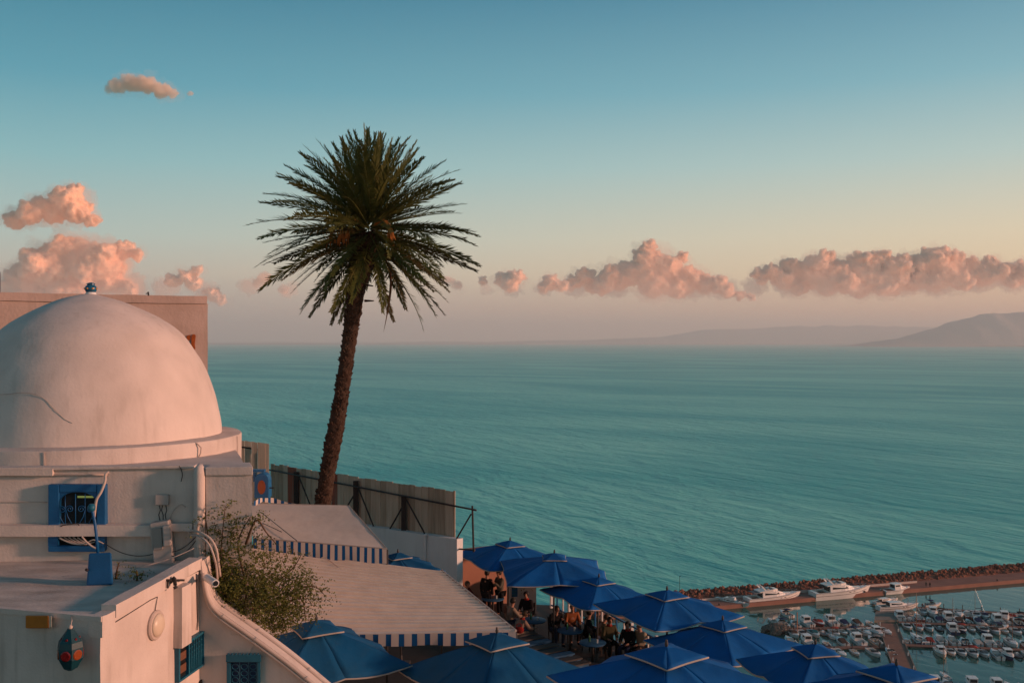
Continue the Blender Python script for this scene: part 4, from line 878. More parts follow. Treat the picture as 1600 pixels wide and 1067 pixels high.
# salmon wall and white garden wall at the far end
sm = thing('salmon_wall', 'salmon pink terrace wall under the farthest umbrellas', 'wall', W(745, 900, 39.6))
a, b = W(699, 862, 38.8), W(800, 862, 40.2)
g = G(); g.hexa([Vector((a.x, a.y, 74.4)), Vector((b.x, b.y, 74.4)), Vector((b.x, b.y + .3, 74.4)), Vector((a.x, a.y + .3, 74.4))], [Vector((a.x, a.y, a.z)), Vector((b.x, b.y, a.z)), Vector((b.x, b.y + .3, a.z)), Vector((a.x, a.y + .3, a.z))]); g.rough(0.4, 0.012); make('wall', g, salmon, sm, auto=40)
gw = thing('garden_wall', 'low white wall beside the standing man at the terrace end', 'wall', W(825, 935, 39))
g = G(); a, b = W(792, 903, 39.2), W(838, 910, 38.4); q = [Vector((a.x, a.y, 74.4)), Vector((b.x, b.y, 74.4)), Vector((b.x, b.y + .25, 74.4)), Vector((a.x, a.y + .25, 74.4))]; g.hexa(q, [Vector((v.x, v.y, a.z)) for v in q]); g.rough(0.4, 0.01); make('wall', g, white_pl, gw, auto=40)
sh = thing('blue_shutter', 'narrow blue wooden shutter leaning on the low white wall', 'shutter', W(805, 930, 38.7))
g = G(); g.box(W(804, 917, 38.8), (0.24, 0.05, 0.75), 0.2); make('panel', g, blue_p, sh, bevel=0.01)
for k in range(6): g = G(); g.box(W(804, 904 + k * 5, 38.765), (0.18, 0.03, 0.05), 0.2); make('louver', g, teal_p, sh)
leaf_a = mat('olive_leaf', (0.075, 0.092, 0.018), 0.6, 0.25, col2=(0.11, 0.11, 0.026), vs=4, transl=0.2)
leaf_b = mat('light_leaf', (0.19, 0.20, 0.05), 0.6, 0.25, col2=(0.13, 0.14, 0.035), vs=4, transl=0.25)
leaf_c = mat('brown_leaf', (0.10, 0.06, 0.028), 0.7, 0.2, transl=0.2)
def leaf(g, p, sz, mi, rr):
    d = Vector((rr.gauss(0, 1), rr.gauss(0, 1), rr.gauss(-.2, .8))).normalized(); s_ = d.cross(Vector((rr.gauss(0, 1), rr.gauss(0, 1), 1.2))).normalized() * sz * .32; n_ = d.cross(s_).normalized() * sz * .1
    g.add([p, p + d * sz * .45 + s_ + n_, p + d * sz, p + d * sz * .45 - s_ + n_], [(0, 1, 2, 3)], mi)
def shrub(name, label, cat, base, blobs, n, sz, seed, stems):
    rr = random.Random(seed); t = thing(name, label, cat, base); g = G()
    for pts in stems: g.tube(cr([tuple(p) for p in pts], 4), [0.022 - 0.016 * k / ((len(pts) - 1) * 4) for k in range((len(pts) - 1) * 4 + 1)], 5)
    make('stems', g, mat('twig', (0.10, 0.06, 0.035), 0.8, 0.1), t, smooth=True)
    g = G(); tot = sum(w for *_, w in blobs)
    for c, r, w in blobs:
        m_ = int(n * w / tot); done = 0
        while done < m_:
            while True:
                q = Vector((rr.uniform(-1, 1), rr.uniform(-1, 1), rr.uniform(-1, 1)))
                if q.length < 1: break
            p = c + Vector((q.x * r[0], q.y * r[1], q.z * r[2]))
            d = Vector((q.x * 1.2 + rr.gauss(.25, .5), q.y + rr.gauss(0, .5), rr.gauss(.45, .6))).normalized(); k_ = rr.randint(5, 13); L_ = min(k_ * sz * 0.52, 0.45)
            nn = noise.noise(p * 3.0); mi0 = 0 if nn < 0.0 else 1
            if nn < -0.38: k_ = k_ // 2
            for e in range(k_):
                f = e / k_; pp = p + d * L_ * f - Vector((0, 0, 0.12 * f * f)); mi = mi0 if rr.random() < .75 else rr.choice((0, 1)); mi = 2 if rr.random() < .05 else mi
                leaf(g, pp + Vector((rr.gauss(0, 1), rr.gauss(0, 1), rr.gauss(0, 1))) * sz * .25, sz * rr.uniform(0.7, 1.2) * (1 - .3 * f), mi, rr)
            done += k_ + 1
    make('foliage', g, [leaf_a, leaf_b, leaf_c], t, kind='stuff'); return t
def u_(px, d): return px * d / FPX
def WB(px, py, d): return W(px, py, min(d, 15.5) if px < 402 and d > 15.0 else d)
def bl(px, py, rx, ry, d, w, ry3=0.26):
    if px < 402 and d > 15.0: ry3 = 0.15 if ry3 > 0.15 else ry3
    return (WB(px, py, d), (u_(rx, d), ry3, u_(ry, d)), w)
shrub('climbing_bush', 'dark straggly climbing bush spilling over the sloping wall onto the awning', 'bush', W(360, 990, 16.14),
      [bl(347, 900, 28, 42, 15.74, 3), bl(375, 930, 46, 50, 16.00, 5.5), bl(412, 945, 48, 46, 16.27, 5.5), bl(352, 850, 22, 28, 15.74, .55), bl(322, 815, 9, 22, 15.42, .15), bl(384, 850, 30, 30, 15.91, 0.7), bl(435, 925, 34, 36, 16.36, 2.2), bl(462, 910, 28, 26, 16.54, 1.1), bl(488, 930, 22, 18, 16.64, .5), bl(445, 875, 30, 20, 16.45, .55), bl(402, 890, 26, 26, 16.09, .9), bl(440, 965, 30, 22, 16.45, 1.5), bl(372, 815, 24, 10, 15.82, .2), bl(352, 800, 6, 24, 15.74, .18), bl(400, 812, 16, 5, 15.91, .1), bl(478, 955, 14, 14, 16.68, .3)],
      19000, 0.050, 3, [[WB(360, 1000, 15.91), WB(352, 930, 15.82), WB(345, 870, 15.74), (WB(352, 790, 15.74))], [WB(362, 1000, 15.91), WB(385, 930, 16.00), WB(372, 850, 15.91), WB(392, 806, 15.91)], [WB(365, 1000, 16.00), WB(410, 930, 16.27), WB(455, 890, 16.45), WB(470, 868, 16.50)], [WB(365, 1000, 16.00), WB(430, 940, 16.36), WB(485, 915, 16.59), WB(508, 930, 16.68)], [WB(350, 960, 15.78), WB(330, 870, 15.55), WB(320, 800, 15.44)], [WB(384, 850, 15.91), WB(400, 812, 15.91), WB(415, 830, 16.00), WB(432, 850, 16.09)], [WB(440, 945, 16.36), WB(470, 935, 16.59), WB(478, 970, 16.68)]])
shrub('small_weed', 'small green weed growing on the flat roof near the parapet', 'weed', W(215, 912, 14.2), [bl(214, 902, 10, 8, 14.3, 1, .08), bl(213, 893, 3, 8, 14.3, .3, .04)], 130, 0.045, 8, [[W(214, 912, 14.3), W(214, 900, 14.3), W(213, 890, 14.3)]])
shrub('small_weed', 'dry green weed right beside the blue lamp housing', 'weed', W(182, 913, 14.4), [bl(182, 902, 4, 10, 14.4, 1, .05), bl(184, 882, 6, 5, 14.5, .25, .05)], 90, 0.04, 9, [[W(181, 913, 14.4), W(182, 895, 14.4), W(186, 878, 14.4)]])
t = shrub('potted_plant', 'leafy yellow green potted plant on the low white wall at the terrace end', 'plant', W(822, 912, 38.3), [bl(822, 903, 13, 7, 38.3, 1, .3)], 420, 0.10, 12, [[W(822, 912, 38.3), W(822, 900, 38.3)]])
g = G(); g.lathe([(0.10, 0), (0.15, 0.22), (0.16, 0.24), (0.12, 0.24)], 14, W(822, 916, 38.3)); make('pot', g, mat('clay_pot', (0.35, 0.15, 0.08), 0.8, 0.2), t, auto=40)
# railing on the seaward edge
rl = thing('terrace_railing', 'white and blue railing along the seaward terrace edge', 'railing', (1.6, 39, FLZ))
ra, rb = Vector((1.55, 39.2, FLZ)), Vector((6.9, 26.6, FLZ))
for k in range(27):
    p = ra.lerp(rb, k / 26); g = G()
    if k % 3 == 0: g.box(p + Vector((0, 0, 0.53)), (0.09, 0.09, 1.06), 0.4); make('post', g, white_pl, rl)
    else: g.box(p + Vector((0, 0, 0.5)), (0.05, 0.05, 0.86), 0.4); make('baluster', g, blue_p if k % 3 == 1 else white_pl, rl)
for z in (0.95, 0.12): g = G(); g.beam(ra + Vector((0, 0, z)), rb + Vector((0, 0, z)), 0.06, 0.05); make('rail', g, blue_p, rl)

# ------------------------------------------------------------------ umbrellas
def umbrella(label, apex_px, d, ang, s, floor, cloth, rise=0.66, cap=0.46, seed=0, xoff=0.0):
    """square market umbrella, half diagonal s, one corner towards ang"""
    rr = random.Random(seed); ap = W(apex_px[0], apex_px[1], d); ap.x += xoff
    t = thing('cafe_umbrella', label, 'umbrella', (ap.x, ap.y, floor), 0, 'blue square umbrellas over the cafe terrace')
    a0 = R(ang); hub = ap.z - 0.10; eave = ap.z - rise
    cor = [Vector((math.cos(a0 + k * PI / 2), math.sin(a0 + k * PI / 2), 0)) * s for k in range(4)]
    ribs = []
    for k in range(4): ribs += [(cor[k], 0.0), ((cor[k] + cor[(k + 1) % 4]) / 2, 0.035)]
    top_z = hub - 0.04; hrise = top_z - eave
    def zr(t_): return top_z - hrise * (0.80 * t_ + 0.20 * t_ * t_)
    g = G(); nu, nv = 11, 9; sagk = [rr.uniform(0.04, 0.12) for _ in range(8)]
    tin = 0.17
    for k in range(8):
        (p, pz), (q, qz) = ribs[k], ribs[(k + 1) % 8]
        def fn(i, j, p=p, q=q, pz=pz, qz=qz):
            t_ = tin + (1 - tin) * i / (nu - 1); v = j / (nv - 1); e = p.lerp(q, v) * t_
            sag = -sagk[k] * math.sin(PI * v) * t_ * (0.6 + 0.4 * t_) + 0.016 * t_ * noise.noise(Vector((k * 7 + v * 6, t_ * 2.0, seed))); inn = 1 - 0.035 * math.sin(PI * v) * (t_ ** 4)
            return Vector((ap.x + e.x * inn, ap.y + e.y * inn, zr(t_) + (pz * (1 - v) + qz * v) * t_ + sag + 0.008 * noise.noise(Vector((e.x * 3, e.y * 3, seed)))))
        g.grid(fn, nu, nv)
    g.f = [f[::-1] for f in g.f]
    can = make('canopy', g, cloth, t, smooth=True)
    sol = can.modifiers.new('cloth', 'SOLIDIFY'); sol.thickness = 0.012
    # white bound edge
    pts = []
    for k in range(8):
        (p, pz), (q, qz) = ribs[k], ribs[(k + 1) % 8]
        for j in range(6):
            v = j / 6; e = p.lerp(q, v); inn = 1 - 0.035 * math.sin(PI * v)
            pts.append(Vector((ap.x + e.x * inn, ap.y + e.y * inn, zr(1) + pz * (1 - v) + qz * v - sagk[k] * math.sin(PI * v) + 0.016 * noise.noise(Vector((k * 7 + v * 6, 2.0, seed))) - 0.012)))
    g = G(); g.tube(pts + [pts[0]], 0.019, 6, cap=False); make('edge_trim', g, trim_m, can, smooth=True)
    # raised vent cap
    ca = a0 + rr.uniform(-0.10, 0.10); cc_ = [Vector((math.cos(ca + k * PI / 2), math.sin(ca + k * PI / 2), 0)) * cap * 1.34 for k in range(4)]
    cz0, cz1 = zr(tin) + 0.045, ap.z - 0.03; g = G(); edge = []
    for k in range(4):
        p, q = cc_[k], cc_[(k + 1) % 4]
        def fn(i, j, p=p, q=q):
            t_ = i / 5; v = j / 6; e = p.lerp(q, v) * t_ * (1 - 0.06 * math.sin(PI * v) * t_ ** 2)
            return Vector((ap.x + e.x, ap.y + e.y, cz1 - (cz1 - cz0 + 0.02) * (0.75 * t_ + 0.25 * t_ ** 2) - 0.02 * math.sin(PI * v) * t_ + 0.02 * math.sin(PI * v) * t_ ** 3))
        g.grid(fn, 6, 7)
        edge += [fn(5, j) - Vector((0, 0, 0.008)) for j in range(6)]
    g.f = [f[::-1] for f in g.f]
    vc = make('vent_cap', g, cloth, t, smooth=True); sol = vc.modifiers.new('cloth', 'SOLIDIFY'); sol.thickness = 0.012
    g = G(); g.tube(edge + [edge[0]], 0.018, 6, cap=False); make('cap_trim', g, trim_m, vc, smooth=True)
    g = G(); g.lathe([(0.022, -0.05), (0.03, 0), (0.034, 0.03), (0.02, 0.06), (0.026, 0.075), (0.008, 0.10)], 10, ap); make('finial', g, pole_m, t, smooth=True)
    g = G(); g.tube([Vector((ap.x, ap.y, floor + 0.02)), Vector((ap.x, ap.y, ap.z - 0.05))], 0.03, 10); make('pole', g, pole_m, t, smooth=True)
    g = G(); g.box((ap.x, ap.y, floor + 0.05), (0.55, 0.55, 0.1)); g.lathe([(0.05, 0.1), (0.045, 0.35)], 10, Vector((ap.x, ap.y, floor))); make('base', g, pole_m, t, bevel=0.01)
    for k, (p, pz) in enumerate(ribs):
        a = Vector((ap.x, ap.y, zr(0.03) - 0.03)); b = Vector((ap.x + p.x * 0.985, ap.y + p.y * 0.985, zr(1) + pz - 0.035)); m_ = Vector((ap.x + p.x * 0.5, ap.y + p.y * 0.5, zr(0.5) + pz * .5 - 0.03))
        g = G(); g.tube([a, m_, b], 0.012, 5); rb = make('rib', g, pole_m, t)
        g = G(); g.tube([m_, Vector((ap.x, ap.y, zr(0.5) - 0.42))], 0.010, 5); make('strut', g, pole_m, rb)
    t.rotation_euler = (R(rr.uniform(-1.8, 1.8)), R(rr.uniform(-1.8, 1.8)), 0)
    return t
UM = [
 ('blue square umbrella farthest along the terrace, above the salmon wall', (793, 843), 37.0, 72, 2.25, umb_m, .70, .42, 0),
 ('blue square umbrella just in front of the farthest one, by the low white wall', (860, 862), 34.0, 49, 2.45, umb_m, .70, .42, .1),
 ('blue square umbrella half covered by its neighbour over the seated drinkers', (932, 900), 32.4, 76, 1.95, umb_m, .60, .40, .0),
 ('big clean blue umbrella with a long white front edge over the railing', (1042, 920), 28.1, 73, 2.12, umb_m, .58, .46, 0),
 ('blue umbrella directly below the one over the railing, nearer the boats', (1130, 968), 26.2, 84, 2.08, umb_m, .62, .46, 0),
 ('blue umbrella closest of all, with the largest sagging vent cap', (1046, 1003), 17.4, 79, 2.10, umb_m, .66, .53, 0),
 ('blue umbrella with a soft drooping top next to the crowded pontoons', (1274, 1003), 22.2, 60, 1.80, umb_m, .66, .40, 0),
 ('lowest dark blue umbrella, only its cap showing below the walkway', (1400, 1040), 18.2, 75, 2.05, umb_m, .64, .52, 0),
 ('faded blue umbrella covering the front end of the slatted awning', (780, 988), 20.6, 82, 2.12, umb_old, .86, .50, 0),
 ('faded teal blue umbrella beside the sloping wall and the bush', (500, 965), 21.2, 78, 2.1, umb_old, .86, .47, 0),
 ('small blue umbrella peeping out between the two awnings', (627, 862), 32.2, 70, 1.55, umb_old, .50, .36, 0)]
for i, (lab, ap, d, an, s_, cl, ri, cp, xo) in enumerate(UM): umbrella(lab, ap, d, an, s_, FLZ, cl, ri, cp, 30 + i, xo)

# ------------------------------------------------------------------ tables, benches, steps
wood = mat('worn_blue_wood', (0.02, 0.12, 0.26), 0.6, 0.3, col2=(0.03, 0.07, 0.12), vs=8)
pale_w = mat('pale_bench_top', (0.10, 0.09, 0.085), 0.7, 0.3, col2=(0.06, 0.055, 0.05), vs=5)
dk_w = mat('dark_chair_wood', (0.035, 0.025, 0.02), 0.6, 0.3)
tb = thing('cafe_table', 'low round blue cafe table with a bottle under the half covered umbrella', 'table', (0, 0, 0), 0, 'round blue cafe tables')
g = G(); g.lathe([(0.42, 0.68), (0.44, 0.70), (0.44, 0.715), (0.42, 0.725)], 28); make('table_top', g, wood, tb, auto=40)
g = G(); g.lathe([(0.05, 0.04), (0.035, 0.3), (0.05, 0.66)], 12); make('pedestal', g, dk_w, tb, smooth=True)
for k in range(3): g = G(); a = k * 2 * PI / 3; g.beam((0, 0, 0.05), (0.34 * math.cos(a), 0.34 * math.sin(a), 0.025), 0.05, 0.04); make('foot', g, dk_w, tb)
ch = thing('cafe_chair', 'dark wooden cafe chair', 'chair', (0, 0, 0), 0, 'dark chairs under the umbrellas')
g = G(); g.box((0, 0, 0.43), (0.42, 0.42, 0.04)); make('seat', g, dk_w, ch, bevel=0.01)
for x in (-.18, .18):
    g = G(); g.beam((x, -.18, 0.01), (x, -.18, 0.41), 0.04); make('leg', g, dk_w, ch)
    g = G(); g.beam((x, .20, 0.01), (x, .19, 0.45), 0.04); g.beam((x, .19, 0.45), (x, .27, 0.88), 0.04); make('leg', g, dk_w, ch)
g = G(); g.box((0, .25, 0.78), (0.40, 0.03, 0.16)); make('backrest', g, dk_w, ch, bevel=0.01)
for o in (tb, ch): index_kids(o)
used = {}
def put(proto, x, y, z, rz, label=None):
    o = proto if proto.name not in used else copy_tree(proto); used[proto.name] = used.get(proto.name, 0) + 1
    o.location = (x, y, z); o.rotation_euler = (0, 0, rz)
    o.matrix_basis = Matrix.Translation((x, y, z)) @ Matrix.Rotation(rz, 4, 'Z')
    if label: o['label'] = label
    return o
def flo(px, py): return S(px, py, FLZ)
bt_g = G(); bt_g.lathe([(0.03, 0), (0.035, 0.01), (0.035, 0.15), (0.012, 0.21), (0.012, 0.26)], 10)
gl_g = G(); gl_g.lathe([(0.03, 0), (0.035, 0.12)], 10)
glass_g = mat('green_bottle', (0.02, 0.10, 0.04), 0.1, 0.6); glass_c = mat('clear_tumbler', (0.45, 0.48, 0.48), 0.1, 0.6)
TABS = [((834, 968), 'low round blue table between the beige hoodie and the black coat'), ((891, 984), 'round blue table in front of the orange jacket drinker'), ((926, 1003), 'round blue table at the knees of the crouching tan jacket'), ((770, 934), 'round blue table by the standing man near the salmon wall')]
for i, ((px, py), lab) in enumerate(TABS):
    p = S(px, py, FLZ + 0.72); put(tb, p.x, p.y, FLZ, i * .7, lab)
    b = bpy.data.objects.new('bottle', bt_g.mesh('bottle')); b.data.materials.append(glass_g); C.objects.link(b); b.location = (p.x - .1, p.y + .05, FLZ + 0.726); tag(b, ('green bottle on the ' + lab).replace('low round ', '').replace('round ', ''), 'bottle')
    b = bpy.data.objects.new('tumbler', gl_g.mesh('tumbler')); b.data.materials.append(glass_c); C.objects.link(b); b.location = (p.x + .14, p.y - .1, FLZ + 0.726); tag(b, ('glass tumbler on the ' + lab).replace('low round ', '').replace('round ', ''), 'glass')
st = thing('terrace_steps', 'stepped seating with pale plank tops running down beside the slatted awning', 'steps', (0.5, 31, FLZ))
pa, pb_ = S(812, 984, FLZ + 0.55), S(905, 1036, FLZ + 0.35); d_ = (pb_ - pa).normalized(); n_ = Vector((d_.y, -d_.x, 0)).normalized()
if n_.x > 0: n_ = -n_
for k in range(9):
    c = pa.lerp(pb_, k / 8); g = G(); g.beam(c - n_ * 0.35, c + n_ * 0.75, 0.30, 0.05); so_ = make('bench_top', g, pale_w if k % 3 else wood, st)
    g = G(); c2 = Vector((c.x, c.y, (c.z - 0.03 + FLZ) / 2)); g.beam(c2 - n_ * 0.30, c2 + n_ * 0.7, 0.22, (c.z - 0.03 - FLZ)); make('riser', g, wood, st)

# ------------------------------------------------------------------ people
def skin_mesh(J, E, Rad, root, sub=2):
    me = bpy.data.meshes.new('sk'); names = list(J); idx = {n: i for i, n in enumerate(names)}
    me.from_pydata([tuple(J[n]) for n in names], [(idx[a], idx[b]) for a, b in E], [])
    o = bpy.data.objects.new('sk', me); C.objects.link(o)
    m = o.modifiers.new('s', 'SKIN'); m.use_smooth_shade = True
    sl = me.skin_vertices[0].data
    for n in names:
        r = Rad[n]; sl[idx[n]].radius = (r if hasattr(r, '__len__') else (r, r)); sl[idx[n]].use_root = (n == root)
    s_ = o.modifiers.new('d', 'SUBSURF'); s_.levels = sub; s_.render_levels = sub
    dg = bpy.context.evaluated_depsgraph_get(); m2 = bpy.data.meshes.new_from_object(o.evaluated_get(dg))
    g = G(); g.v = [v.co.copy() for v in m2.vertices]; g.f = [tuple(p.vertices) for p in m2.polygons]; g.m = [0] * len(g.f)
    bpy.data.objects.remove(o); return g
def pose(kind, lean=0.0, turn=0.0, arms='lap'):
    V = Vector; J = {}
    if kind == 'stand':
        J.update(pelvis=V((0, 0, .93)), hipL=V((.09, 0, .90)), hipR=V((-.09, 0, .90)), kneeL=V((.10, -.02, .50)), kneeR=V((-.11, -.04, .50)), ankL=V((.10, .03, .09)), ankR=V((-.12, .0, .09)), toeL=V((.11, -.13, .03)), toeR=V((-.14, -.16, .03)))
    else:
        J.update(pelvis=V((0, 0, .52)), hipL=V((.09, -.03, .51)), hipR=V((-.09, -.03, .51)), kneeL=V((.13, -.45, .52)), kneeR=V((-.14, -.44, .53)), ankL=V((.12, -.42, .10)), ankR=V((-.12, -.38, .10)), toeL=V((.13, -.58, .04)), toeR=V((-.13, -.54, .04)))
    b = J['pelvis']; up = V((0, -math.sin(lean), math.cos(lean)))
    M = Matrix.Rotation(turn, 3, 'Z')
    J['waist'] = b + up * .17; J['chest'] = b + up * .36 + V((0, .01, 0)); J['neck'] = b + up * .53; J['jaw'] = J['neck'] + up * .10 + V((0, -.02, 0)); J['head'] = J['neck'] + up * .175 + M @ V((0, -.025, 0)); J['crown'] = J['neck'] + up * .255 + M @ V((0, -.005, 0))
    J['nose'] = J['head'] + M @ V((0, -.115, -.01))
    for s_, sx in (('L', 1), ('R', -1)):
        sh_ = b + up * .47 + V((.19 * sx, 0, 0)); J['sh' + s_] = sh_
        if arms == 'lap': el = sh_ + V((.06 * sx, -.06, -.28)); wr = el + V((-.10 * sx, -.22, -.02))
        elif arms == 'hang': el = sh_ + V((.05 * sx, .02, -.29)); wr = el + V((0, -.06, -.25))
        elif arms == 'drink' and sx > 0: el = sh_ + V((.05, -.14, -.24)); wr = el + V((-.12, -.16, .17))
        elif arms == 'reach': el = sh_ + V((.06 * sx, -.16, -.24)); wr = el + V((-.05 * sx, -.25, -.02))
        else: el = sh_ + V((.06 * sx, -.08, -.27)); wr = el + V((-.08 * sx, -.24, .02))
        J['el' + s_] = el; J['wr' + s_] = wr; J['palm' + s_] = wr + (wr - el).normalized() * .085
    return J
RAD = dict(pelvis=(.15, .11), hipL=.085, hipR=.085, kneeL=.058, kneeR=.058, ankL=.042, ankR=.042, toeL=(.045, .03), toeR=(.045, .03), waist=(.135, .10), chest=(.155, .11), neck=.055, jaw=(.058, .066), head=(.078, .095), crown=(.058, .068), nose=.016, shL=.065, shR=.065, elL=.044, elR=.044, wrL=.030, wrR=.030, palmL=(.035, .020), palmR=(.035, .020))
EDG = [('pelvis', 'waist'), ('waist', 'chest'), ('chest', 'neck'), ('neck', 'jaw'), ('jaw', 'head'), ('head', 'crown'), ('head', 'nose'), ('chest', 'shL'), ('chest', 'shR'), ('shL', 'elL'), ('shR', 'elR'), ('elL', 'wrL'), ('elR', 'wrR'), ('wrL', 'palmL'), ('wrR', 'palmR'), ('pelvis', 'hipL'), ('pelvis', 'hipR'), ('hipL', 'kneeL'), ('hipR', 'kneeR'), ('kneeL', 'ankL'), ('kneeR', 'ankR'), ('ankL', 'toeL'), ('ankR', 'toeR')]
PC = {}
def sub_skin(J, keep, grow, root, sub=1, extra=None):
    J2 = {n: J[n].copy() for n in keep}; R2 = {}
    for n in keep:
        r = RAD[n]; r = r if hasattr(r, '__len__') else (r, r); R2[n] = (r[0] + grow, r[1] + grow)
    if extra: extra(J2, R2)
    return skin_mesh(J2, [e for e in EDG if e[0] in J2 and e[1] in J2], R2, root, sub)
def pose_parts(key):
    if key in PC: return PC[key]
    J = pose(*key); body = skin_mesh(J, EDG, RAD, 'pelvis', 2)
    for s_, sx in (('L', 1), ('R', -1)):       # five fingers rooted in the palm
        w, p = J['wr' + s_], J['palm' + s_]; f = (p - w).normalized(); side = f.cross(Vector((0, 0, 1))); side = side.normalized() if side.length > .1 else Vector((1, 0, 0)); dn = f.cross(side).normalized()
        if dn.z > 0: dn = -dn
        for k, ln in enumerate((.062, .072, .068, .052)):
            a = p + side * (k - 1.5) * .019 - f * .01; b = a + f * ln * .55 + dn * .008; c = b + f * ln * .35 + dn * ln * .45; body.tube([a, b, c], [.0095, .009, .007], 6)
        a = p - f * .05 - side * .03 * sx; body.tube([a, a - side * .028 * sx + f * .02 + dn * .01, a - side * .03 * sx + f * .05 + dn * .022], [.011, .010, .007], 6)
    arms = ['shL', 'shR', 'elL', 'elR', 'wrL', 'wrR']
    jk = sub_skin(J, ['pelvis', 'waist', 'chest', 'neck'] + arms, 0.024, 'pelvis', 2, lambda a, r: (a.__setitem__('neck', J['neck'] - (J['neck'] - J['chest']) * .12)))
    tr = sub_skin(J, ['pelvis', 'hipL', 'hipR', 'kneeL', 'kneeR', 'ankL', 'ankR'], 0.016, 'pelvis', 2)
    hd = J['head']; ax = (J['nose'] - hd).normalized(); hair = G(); hair.ball(hd + Vector((0, 0, .035)) - ax * .012, (.098, .112, .108), 3)
    keep = []
    for f in hair.f:
        c = sum((hair.v[i] for i in f), Vector()) / 3 - hd
        if not (c.dot(ax) > .035 and c.z < .075) and c.z > -.075: keep.append(f)
    hair.f = keep; hair.m = [0] * len(keep)
    ey = G(); sd_ = ax.cross(Vector((0, 0, 1))).normalized()
    eyes = [hd + ax * .088 + sd_ * .03 * q + Vector((0, 0, .012)) for q in (-1, 1)]
    shoes = []
    for s_ in 'LR':
        a, t_ = J['ank' + s_], J['toe' + s_]; g = G(); g.ball((a + t_) / 2 + Vector((0, .01, -.012)), (.052, .135, .045), 2)
        for v in g.v: v.z = max(v.z, min(a.z, t_.z) - .035)
        shoes.append(g)
    PC[key] = (body, jk, tr, hair, eyes, shoes, J); return PC[key]
skin_c = mat('skin', (0.32, 0.16, 0.11), 0.6, 0.3); hair_m = mat('dark_hair', (0.015, 0.011, 0.010), 0.6, 0.3); hair_b = mat('brown_hair', (0.06, 0.035, 0.02), 0.6, 0.3)
eye_m = mat('eye', (0.02, 0.015, 0.012), 0.2, 0.5); shoe_m = mat('dark_shoe', (0.02, 0.018, 0.018), 0.6, 0.3)
def cloth(n, c): return mat('cloth_' + n, tuple(x * .62 for x in c), 0.9, 0.1, col2=tuple(x * .7 for x in c), vs=6, bump=0.2, bs=14)
def person(label, at, rz, key, jacket, trousers, hair=hair_m, scarf=None, sc=1.0):
    body, jk, tr, hr, eyes, shoes, J = pose_parts(key)
    t = thing('person', label, 'person', (0, 0, 0))
    b = make('body', body, skin_c, t, smooth=True); make('jacket', jk, jacket, t, smooth=True); make('trousers', tr, trousers, t, smooth=True); make('hair', hr, hair, t, smooth=True)
    for e in eyes: g = G(); g.ball(e, .010, 1); make('eye', g, eye_m, t, smooth=True)
    for g in shoes: make('shoe', g, shoe_m, t, smooth=True)
    if scarf: g = G(); n_ = J['neck']; g.lathe([(.075, -.03), (.095, 0), (.09, .04), (.065, .06)], 14, n_); make('scarf', g, scarf, t, smooth=True)
    t.location = at; t.rotation_euler = (0, 0, rz); t.scale = (sc, sc, sc); return t
blk, gry, red, bei, org, olv, tan, nvy, jean = (cloth('black', (.018, .017, .02)), cloth('grey_green', (.16, .15, .12)), cloth('red', (.34, .03, .025)), cloth('beige', (.34, .27, .21)), cloth('rust', (.40, .13, .05)), cloth('olive', (.09, .08, .045)), cloth('tan', (.27, .18, .10)), cloth('navy', (.02, .03, .07)), cloth('jeans', (.05, .07, .12)))
def head_at(px, py, h): return S(px, py, FLZ + h)     # feet position of a person whose head shows there
PPL = [
 ('person in a red top seated against the salmon wall', (709, 903), 'sit', .1, .3, 'lap', 0.4, red, jean, hair_m, None),
 ('person in a dark red jacket seated beside the red top at the salmon wall', (724, 911), 'sit', .25, -.2, 'reach', 1.0, cloth('dark_red', (.20, .025, .02)), nvy, hair_b, None),
 ('person in a long black coat standing by the salmon wall', (760, 897), 'stand', .05, .3, 'hang', 2.6, blk, blk, hair_m, None),
 ('person in a grey green jacket standing beside the umbrella pole', (782, 896), 'stand', .08, .4, 'drink', -1.0, gry, blk, hair_m, None),
 ('person in a beige hoodie seated with their back to the awning', (796, 940), 'sit', .18, .4, 'reach', 2.0, bei, jean, hair_m, None),
 ('person in a black coat and red scarf seated across the low table', (824, 928), 'sit', .12, .2, 'lap', -.5, blk, blk, hair_m, red),
 ('person in pale trousers leaning forward at the awning edge', (806, 968), 'sit', .55, 0, 'reach', 2.2, cloth('sand', (.30, .22, .18)), bei, hair_b, red),
 ('person in a dark coat with a bare bright face by the middle pole', (868, 950), 'sit', .15, .3, 'drink', .3, blk, jean, hair_m, None),
 ('person in a rust orange jacket seated by the railing', (893, 947), 'sit', .2, -.3, 'lap', .2, org, blk, hair_b, None),
 ('person in black standing behind the tan jacket at the tables', (917, 958), 'sit', .1, .2, 'lap', 1.7, blk, blk, hair_m, None),
 ('person in a tan jacket bending over the near table', (933, 973), 'sit', .5, .2, 'reach', 1.9, tan, jean, hair_b, None),
 ('person in an olive jacket and red scarf facing the tables', (951, 968), 'sit', .12, 0, 'lap', 0.3, olv, blk, hair_m, red),
 ('person in a dark jacket with a red scarf near the railing corner', (983, 975), 'sit', .14, .3, 'lap', -.6, blk, nvy, hair_m, red),
 ('person in a pale tan coat behind the red scarf by the railing', (1002, 977), 'sit', .1, -.2, 'lap', -.9, cloth('pale_tan', (.42, .32, .22)), blk, hair_b, None)]
